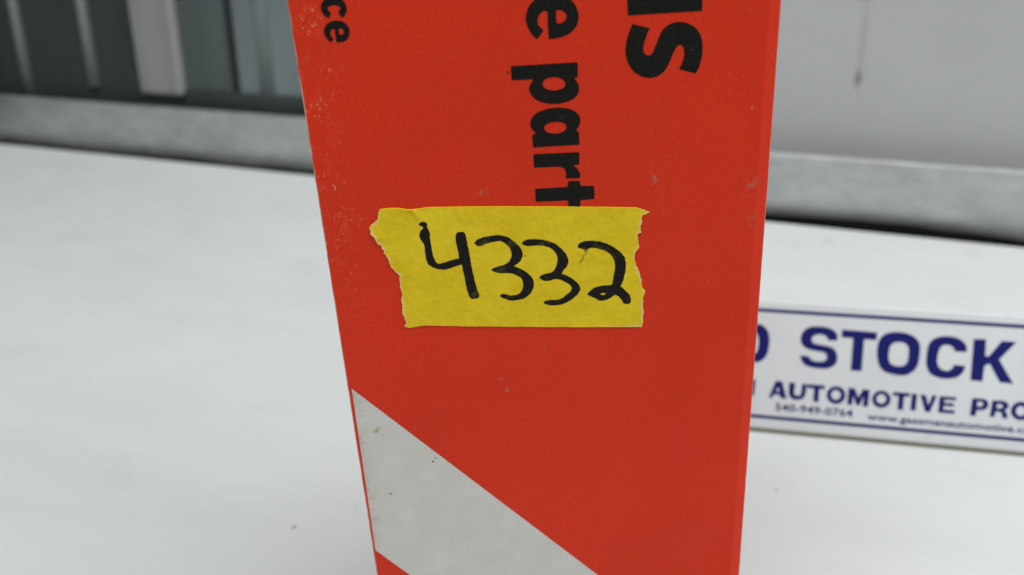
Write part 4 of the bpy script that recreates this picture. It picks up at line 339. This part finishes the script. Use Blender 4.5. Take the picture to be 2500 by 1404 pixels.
def mat_band():
    t = NT("printed_white")
    X, Y, Z = t.xyz()
    c = t.mix(t.ramp(t.noise(160, 5, .65), .35, .7), (.57, .55, .515), (.61, .595, .565))
    c = t.mix(t.ramp(t.noise(1500, 2, .6), .4, .7, 0, .35), c, (.50, .49, .46))
    d = t.math('ADD', X, t.math('MULTIPLY', Y, 0.0))
    dirt = t.math('MULTIPLY', t.ramp(d, -.0412, -.0375, 1, 0), t.ramp(t.noise(380, 5, .75), .44, .66, .08, .55))
    c = t.mix(dirt, c, (.36, .27, .21))
    c = t.mix(t.math('MULTIPLY', t.ramp(t.noise(650, 3), .74, .77), t.ramp(t.noise(70), .48, .6)), c, (.10, .08, .05))
    c = t.mix(t.math('MULTIPLY', t.math('MULTIPLY', t.spot(-.0367, .0876, .0016, .0022, .1), t.ramp(t.noise(700, 3), .4, .65)), .8), c, (.34, .27, .09))
    for (x, y, r) in ((-.0259, .0792, .00030), (-.0253, .0801, .00022), (-.0359, .0713, .0003)):
        c = t.mix(t.spot(x, y, r, r * 1.2, .4), c, (.03, .03, .025))
    t.set(col=c, rough=.52, spec=.3)
    t.bump(t.noise(1100, 3, .6), .00005, .35)
    return t.m


def mat_ink(name, col, dusty):
    t = NT(name)
    c = t.mix(t.ramp(t.noise(1600, 2), .4, .7, 0, .6), col, tuple(v * 1.7 + .003 for v in col))
    if dusty:
        c = t.mix(t.ramp(t.noise(430, 3, .6), .69, .74, 0, .5), c, (.10, .10, .07))
    t.set(col=c, rough=.6, spec=.10)
    return t.m


def mat_tape():
    t = NT("yellow_paper_tape")
    c = t.mix(t.ramp(t.noise(260, 5, .65), .35, .68), (.665, .475, .006), (.71, .52, .012))
    c = t.mix(t.ramp(t.noise(1300, 3, .7), .45, .7, 0, .55), c, (.60, .42, .008))
    c = t.mix(t.ramp(t.noise(75, 3, .6), .42, .66, 0, .45), c, (.76, .585, .022))
    c = t.mix(t.math('MULTIPLY', t.ramp(t.noise(620, 2), .74, .77), .6), c, (.16, .12, .02))
    a = t.t.nodes.new("ShaderNodeAttribute")
    a.attribute_name = "torn"
    c = t.mix(t.math('MULTIPLY', a.outputs["Fac"], t.ramp(t.noise(900, 3), .35, .62, .1, .9)), c, (.74, .58, .28))
    t.set(col=c, rough=.72, spec=.2)
    t.bump(t.noise(620, 5, .7), .00012, .8)
    return t.m


def mat_marker():
    t = NT("black_marker_ink")
    f = t.math('MULTIPLY', t.ramp(t.noise(330, 4, .7), .54, .72), .38)
    c = t.mix(f, (.009, .008, .006), (.15, .12, .02))
    t.set(col=c, rough=.6, spec=.12)
    return t.m


def mat_smear():
    t = NT("smeared_marker_ink")
    c = t.mix(t.ramp(t.noise(1100, 4, .7), .42, .58), (.06, .05, .012), (.50, .40, .025))
    t.set(col=c, rough=.7, spec=.2)
    return t.m


def mat_sign():
    t = NT("white_sign_plastic")
    c = t.mix(t.ramp(t.noise(40, 4), .3, .7), (.69, .725, .745), (.65, .685, .705))
    c = t.mix(t.math('MULTIPLY', t.ramp(t.noise(120, 3), .66, .74), .22), c, (.42, .40, .36))
    t.set(col=c, rough=.38, spec=.45)
    return t.m


def mat_rail():
    t = NT("weathered_aluminium")
    v = t.mapping((1, 1, 2.4))
    c = t.mix(t.ramp(t.noise(34, 5, .65, v), .34, .68), (.60, .605, .61), (.48, .49, .49))
    c = t.mix(t.math('MULTIPLY', t.ramp(t.noise(62, 4, .6, v, .4), .55, .74), .5), c, (.36, .365, .34))
    t.set(col=c, rough=t.ramp(t.noise(40, 4), .3, .7, .34, .48), metal=.72, spec=.4)
    t.bump(t.noise(120, 3), .0004, .3)
    return t.m


def mat_wall():
    t = NT("pale_wall_paint")
    c = t.mix(t.ramp(t.noise(9, 4, .6), .3, .7), (.475, .485, .485), (.44, .45, .45))
    streak = t.noise(30, 4, .6, t.mapping((1, .06, 1)))
    c = t.mix(t.math('MULTIPLY', t.ramp(streak, .58, .75), .35), c, (.36, .37, .365))
    run = t.math('MULTIPLY', t.spot(.1886, .092, .0028, .030, .1), .32)
    c = t.mix(run, c, (.25, .25, .235))
    c = t.mix(t.math('MULTIPLY', t.spot(.1884, .0715, .0030, .0072, .1), .78), c, (.16, .16, .125))
    c = t.mix(t.math('MULTIPLY', t.spot(.187, .114, .006, .006, .1), .6), c, (.2, .2, .17))
    t.set(col=c, rough=.5, spec=.35)
    t.bump(t.noise(40, 4), .0008, .25)
    return t.m


def mat_sheet(name, col, rough, metal):
    t = NT(name)
    c = t.mix(t.ramp(t.noise(30, 4, .6, t.mapping((1, .12, 1))), .3, .7), col, tuple(v * .78 for v in col))
    t.set(col=c, rough=rough, metal=metal, spec=.45)
    t.bump(t.noise(60, 3), .0005, .25)
    return t.m


def mat_rubber():
    t = NT("black_rubber")
    c = t.mix(t.ramp(t.noise(150, 4, .7), .66, .76, 0, .5), (.006, .007, .006), (.05, .05, .045))
    t.set(col=c, rough=1.0, spec=.02)
    return t.m


# ------------------------------------------------------------------ the setting: table, rail, walls
EDGE_YAW = math.radians(-24.43)
EDGE_O = Vector((.00169, .52624, 0))
_e = Vector((math.cos(EDGE_YAW), math.sin(EDGE_YAW), 0))
_b = Vector((-_e.y, _e.x, 0))


def to_table(x, y):
    v = Vector((x, y, 0)) - EDGE_O
    return v.dot(_e), v.dot(_b)


TABLE_MARKS = []
for (x, y, rx, ry, a) in ((-.0751, .2370, .0011, .0014, .75), (-.0559, .2452, .0011, .0011, .30), (.0825, .2410, .0010, .0010, .45),
                          (.1625, .4322, .0045, .006, .16), (.145, .428, .004, .006, .08), (.226, .408, .006, .007, .13)):
    TABLE_MARKS.append((*to_table(x, y), rx, ry, a))

prof = [(-.95, -.028), (0, -.028), (0, -.0012), (-.0004, -.0004), (-.0012, 0), (-.95, 0)]
v, f = extrude_profile(prof, -.50, .75)
table = mesh_obj("table_top", v, f, mat_table())
table.location, table.rotation_euler = EDGE_O, (0, 0, EDGE_YAW)
table["kind"] = "structure"

# ledge on which the rail and the seal stand, just beyond the table edge
v, f = box_mesh(-.95, .75, .0004, .10, -.030, -.0105)
ledge = mesh_obj("ledge", v, f, mat_rubber())
ledge.location, ledge.rotation_euler = EDGE_O, (0, 0, EDGE_YAW)
ledge["kind"] = "structure"

# black rubber seal squeezed into the gap, a little uneven
n = 120
vs, fs = [], []
ring = [(.0008, -.0104), (.0114, -.0104), (.0116, -.0035), (.0092, -.0012), (.0055, -.0006), (.0022, -.0016), (.0008, -.004)]
for i in range(n + 1):
    x = -.95 + 1.70 * i / n
    w = noise.noise(Vector((x * 22, 3.1, 0))) + 3.6 * math.exp(-((x - .215) / .075) ** 2) - .2 - 1.6 * math.exp(-((x - .30) / .03) ** 2)
    for (y, z) in ring:
        vs.append((x, y, z + (.0009 * w + .0008 * noise.noise(Vector((x * 60, y * 300, 5))) if z > -.01 else 0)))
k = len(ring)
for i in range(n):
    for j in range(k):
        fs.append((i * k + j, i * k + (j + 1) % k, (i + 1) * k + (j + 1) % k, (i + 1) * k + j))
seal = mesh_obj("rubber_seal", vs, fs, mat_rubber(), smooth=True)
seal.location, seal.rotation_euler = EDGE_O, (0, 0, EDGE_YAW)
seal["label"], seal["category"] = "black rubber strip lying in the gap between white table and metal rail", "rubber strip"

# aluminium angle: upright flange facing the camera with a foot behind it
prof = [(.012, -.0100), (.040, -.0100), (.040, -.0075), (.0150, -.0075), (.0150, .0337), (.0147, .0343), (.0141, .0345),
        (.0130, .0344), (.0124, .0340), (.0120, .0332)]
v, f = extrude_profile(prof, -.95, .75)
rail = mesh_obj("metal_rail", v, f, mat_rail())
rail.location, rail.rotation_euler = EDGE_O, (0, 0, EDGE_YAW)
rail["label"], rail["category"] = "dull stained grey metal rail running along the back edge of the table", "rail"

LEAN = math.radians(6)
WALL_O = EDGE_O + _b * .026
WALL_ROT = Matrix.Rotation(EDGE_YAW, 4, 'Z') @ Matrix.Rotation(math.pi / 2 - LEAN, 4, 'X')


def wall_part(name, x0, x1, y0, y1, z0, z1, mat, parent=None, bevel=0):
    v, f = box_mesh(x0, x1, y0, y1, z0, z1)
    o = mesh_obj(name, v, f, mat, parent)
    if bevel:
        b = o.modifiers.new("bevel", 'BEVEL')
        b.width, b.segments = bevel, 3
    return o


v, f = box_mesh(-.040, .75, -.030, .42, -.012, 0)
wall = mesh_obj("wall", v, f, mat_wall())
wall.matrix_world = Matrix.Translation(WALL_O) @ WALL_ROT
wall["kind"] = "structure"

panel = empty("ribbed_panel", WALL_O, WALL_ROT.to_euler(), "dark grey ribbed metal panel with reflections painted as pale strips, standing behind the rail left of the box", "metal panel")
dark = mat_sheet("dark_grey_sheet", (.072, .090, .087), .36, .35)
mid = mat_sheet("mid_grey_sheet", (.135, .165, .163), .40, .35)
light = mat_sheet("blue_grey_sheet", (.27, .315, .32), .42, .35)  # sheet tones carry the panel's lighter and darker reflections in their colour
pale = mat_sheet("pale_reflection_tone", (.34, .335, .335), .45, .1)  # wide pale reflection put into the colour of a strip
rib = mat_sheet("rib_reflection_tone", (.40, .45, .44), .35, .4)  # bright reflections along the ribs put into their colour
wall_part("sheet", -.95, -.3012, -.03, .42, -.010, 0, dark, panel)
wall_part("sheet", -.2608, -.2205, -.03, .42, -.010, -.0006, mid, panel)
wall_part("sheet", -.2124, -.0405, -.03, .42, -.010, 0, light, panel)
wall_part("groove", -.2203, -.2126, -.03, .42, -.010, -.005, dark, panel)
wall_part("pale_reflection_strip", -.3010, -.2610, .0375, .42, -.010, .0045, pale, panel, .0040)  # strip stands in for a pale reflection on the panel
wall_part("sheet", -.3010, -.2610, -.03, .0373, -.010, 0, dark, panel)  # dark piece draws the shaded foot below the pale reflection


def rib_part(x, w, h, y0, mat):
    n = 8
    vs = []
    for y in (y0, .42):
        for i in range(n + 1):
            a = math.pi * i / n
            vs.append((x - w * math.cos(a), y, h * math.sin(a) + .0002))
    fs = [(i, i + 1, n + 2 + i, n + 1 + i) for i in range(n)] + [tuple(range(n, -1, -1))]
    return mesh_obj("rib", vs, fs, mat, panel, smooth=True)


rib_part(-.4155, .0045, .004, .0300, rib)
rib_part(-.3465, .0050, .004, .0410, rib)
rib_part(-.4900, .0045, .004, .0300, rib)
rib_part(-.5600, .0045, .004, .0300, rib)
rib2 = mat_sheet("light_rib_reflection", (.36, .41, .415), .42, .3)  # paler rib colour stands in for reflected light
rib_part(-.1895, .0060, .003, .0430, rib2)
rib_part(-.1200, .0060, .003, .0430, rib2)
wall_part("unseen_side_blocker", -.490, -.478, -.028, .42, .0004, .420, dark, panel, .0015)  # added out of view to shade the rail and darken its reflection
base = wall_part("base_shade_strip", -.2604, -.0407, -.028, .0435, .0004, .0030, dark, panel, .0012)  # dark strip put in for the shade along the panel's foot

# ------------------------------------------------------------------ red carton
BOX_X, BOX_Y = .0069, .161579
carton = empty("cardboard_box", (BOX_X, BOX_Y, 0), (0, 0, 0), "tall orange-red cardboard box with black lettering and yellow tape numbered 4332", "box")
red_mat = scuffed("red_carton_board", (.68, .030, .0055), (.62, .36, .19), 1.0)
HGT = .190
plan = [(-41.62, 40), (-41.62, .30), (-41.52, .08), (-41.30, 0), (39.45, 0), (39.75, .05), (41.55, .85), (41.85, 1.10), (42.02, 1.55), (42.02, 40)]
n = len(plan)
zs = [0.0, .05, .10, .15, HGT]
vs = [(p[0] * MM, p[1] * MM, z) for z in zs for p in plan]
fs = []
for k in range(len(zs) - 1):
    for i in range(n):
        j = (i + 1) % n
        fs.append((k * n + i, k * n + j, (k + 1) * n + j, (k + 1) * n + i))
fs.append(tuple(range(n))[::-1])
fs.append(tuple((len(zs) - 1) * n + i for i in range(n)))
shell = mesh_obj("carton_shell", vs, fs, red_mat, carton)

UPRIGHT = (math.pi / 2, 0, 0)
band_c = [[(-40.80, 98.65), (39.2, 11.2), (39.2, .6), (7.4, .6), (-41.02, 55.72)]]
band = print_obj("white_band", band_c, mat_band(), carton, UPRIGHT, .05)
band["label"] = "grey-white diagonal band printed on the red box"
print_ink = mat_ink("black_print_ink", (.0075, .0075, .0060), True)
for key, ct in BOX_GLYPHS.items():
    if key == "dot":
        print_obj("ink_dot", ct, print_ink, carton, UPRIGHT, .06)
    else:
        o = print_obj("printed_letter", ct, print_ink, carton, UPRIGHT, .06)


# tape: one torn strip, slightly crinkled
def tape_height(x, y):
    h = .22 + .08 * noise.noise(Vector((x * .35, y * .35, 1.7))) + .045 * noise.noise(Vector((x * 1.4, y * 1.4, 7.7)))
    ax, ay = TAPE_TOP[6]
    bx_, by_ = ax + 2.2, ay - 3.2
    d = Vector((bx_ - ax, by_ - ay))
    t = max(0, min(1, ((x - ax) * d.x + (y - ay) * d.y) / d.length_squared))
    r = math.hypot(x - ax - d.x * t, y - ay - d.y * t)
    h += .38 * math.exp(-(r / .55) ** 2) * (1 - .8 * t)
    ax, ay = TAPE_TOP[4]
    h += .20 * math.exp(-(((x - ax) / 1.2) ** 2 + ((y - ay) / .8) ** 2))
    ax, ay = TAPE_LEFT[21]
    h += .25 * math.exp(-(((x - ax) / 1.3) ** 2 + ((y - ay) / 1.0) ** 2))
    return h


right_chain = rough_edge(TAPE_RIGHT, .16, 1.6, 11)
left_chain = rough_edge(TAPE_LEFT, .16, 1.6, 23)
top_chain = rough_edge(TAPE_TOP, .035, .8, 5, .5)
bot_chain = rough_edge(TAPE_BOTTOM, .035, .8, 6, .5)
outline = top_chain + right_chain + bot_chain + left_chain
v2, faces = fill([outline], .8)
nv = len(v2)
vs = [(p[0] * MM, p[1] * MM, tape_height(p[0], p[1]) * MM) for p in v2]
nb = len(outline)
vs += [(p[0] * MM, p[1] * MM, .01 * MM) for p in v2[:nb]]
for i in range(nb):
    j = (i + 1) % nb
    faces.append([i, nv + i, nv + j, j][::-1] if False else [j, i, nv + i, nv + j])
tape = mesh_obj("tape", vs, faces, mat_tape(), carton)
tape.rotation_euler = UPRIGHT
tape["label"] = "torn strip of yellow paper tape with handwritten 4332"
att = tape.data.attributes.new("torn", 'FLOAT', 'POINT')
torn_pts = right_chain + left_chain
for i, vert in enumerate(tape.data.vertices):
    x, y = vert.co.x / MM, vert.co.y / MM
    d = min((x - q[0]) ** 2 + (y - q[1]) ** 2 for q in torn_pts) ** .5
    att.data[i].value = max(0.0, 1 - d / .22)

marker = mat_marker()
for i, (key, ct) in enumerate(DIGITS.items()):
    o = print_obj("digit", [wobble(c, .10, 2.6, 3 + i) for c in ct], marker, tape, (0, 0, 0), .05, tape_height, .8)
print_obj("ink_smear", SMEAR, mat_smear(), tape, (0, 0, 0), .035, tape_height, .8)

# ------------------------------------------------------------------ nameplate sign behind the box
SIGN_TILT = math.radians(66)
sign = empty("nameplate_sign", (.12603, .26275, .0), (0, 0, math.radians(-15.26)), "white tilted nameplate sign with blue STOCK lettering on the table right of the box", "sign")
SX0, SX1, SH, TH = -.150, .125, .0476, .0028
plate_mat = mat_sign()
# plate profile in (along height, along normal), rounded top and bottom edges; local y = back, z = up
ct_, st_ = math.cos(SIGN_TILT), math.sin(SIGN_TILT)


def plate_pt(s, nrm):
    return (s * ct_ - nrm * st_ * -1 * -1, s * st_ + nrm * ct_)


pr = [(.0004, -TH), (SH - .0006, -TH), (SH, -TH + .0006), (SH, -.0010), (SH - .0003, -.0003), (SH - .0010, 0), (.0010, 0), (.0005, -.0003), (.0004, -.0010)]
prof = [plate_pt(a, b) for a, b in pr]
v, f = extrude_profile(prof, SX0, SX1)
mesh_obj("face_plate", v, f, plate_mat, sign)
# rear leg of the folded sign
top = plate_pt(SH - .002, -TH - .0002)
foot = (top[0] + .0175, .0003)
leg = [(foot[0], foot[1]), (foot[0] + .0026, foot[1]), (top[0] + .0030, top[1] - .001), (top[0] + .0004, top[1] - .001)]
v, f = extrude_profile(leg, SX0, SX1)
mesh_obj("rear_leg", v, f, plate_mat, sign)
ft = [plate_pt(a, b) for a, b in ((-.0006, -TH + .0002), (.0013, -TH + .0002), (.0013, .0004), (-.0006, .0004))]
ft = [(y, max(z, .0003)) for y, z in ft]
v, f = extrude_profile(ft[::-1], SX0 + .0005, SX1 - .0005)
fm = NT("olive_shadow_tone")  # dark colour for the shadow line under the sign
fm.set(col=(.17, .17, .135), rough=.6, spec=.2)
mesh_obj("bottom_shadow_strip", v, f, fm.m, sign)  # strip added to draw the sign's bottom shadow line
blue = mat_ink("blue_print_ink", (.010, .013, .120), False)
TILT = (SIGN_TILT, 0, 0)
for s in (43.62, 5.37):
    c = [(SX0 / MM + 4, s - .62), (SX1 / MM - 4, s - .62), (SX1 / MM - 4, s + .62), (SX0 / MM + 4, s + .62)]
    print_obj("border_line", [c], blue, sign, TILT, .06)
for key, ct in SIGN_GLYPHS.items():
    print_obj("printed_letter", ct, blue, sign, TILT, .06)


def small_text(name, body, x0, x1, y, height):
    cu = bpy.data.curves.new(name, 'FONT')
    cu.body = body
    cu.size = 1.0
    cu.offset = .018
    cu.resolution_u = 2
    tmp = link(bpy.data.objects.new(name, cu))
    me = bpy.data.meshes.new_from_object(tmp)
    bpy.data.objects.remove(tmp)
    xs = [q.co.x for q in me.vertices]
    cap = .70
    sx, sy = (x1 - x0) / (max(xs) - min(xs)), height / cap
    x00 = min(xs)
    for q in me.vertices:
        q.co = ((x0 + (q.co.x - x00) * sx) * MM, (y + q.co.y * sy) * MM, .06 * MM)
    me.materials.clear()
    me.materials.append(blue)
    o = link(bpy.data.objects.new(name, me))
    o.parent = sign
    o.rotation_euler = TILT
    return o


small_text("phone_number_text", "540-949-0764", -36.9, -10.7, 8.05, 2.65)
small_text("web_address_text", "www.gassmanautomotive.com", -5.9, 49.6, 7.65, 2.35)
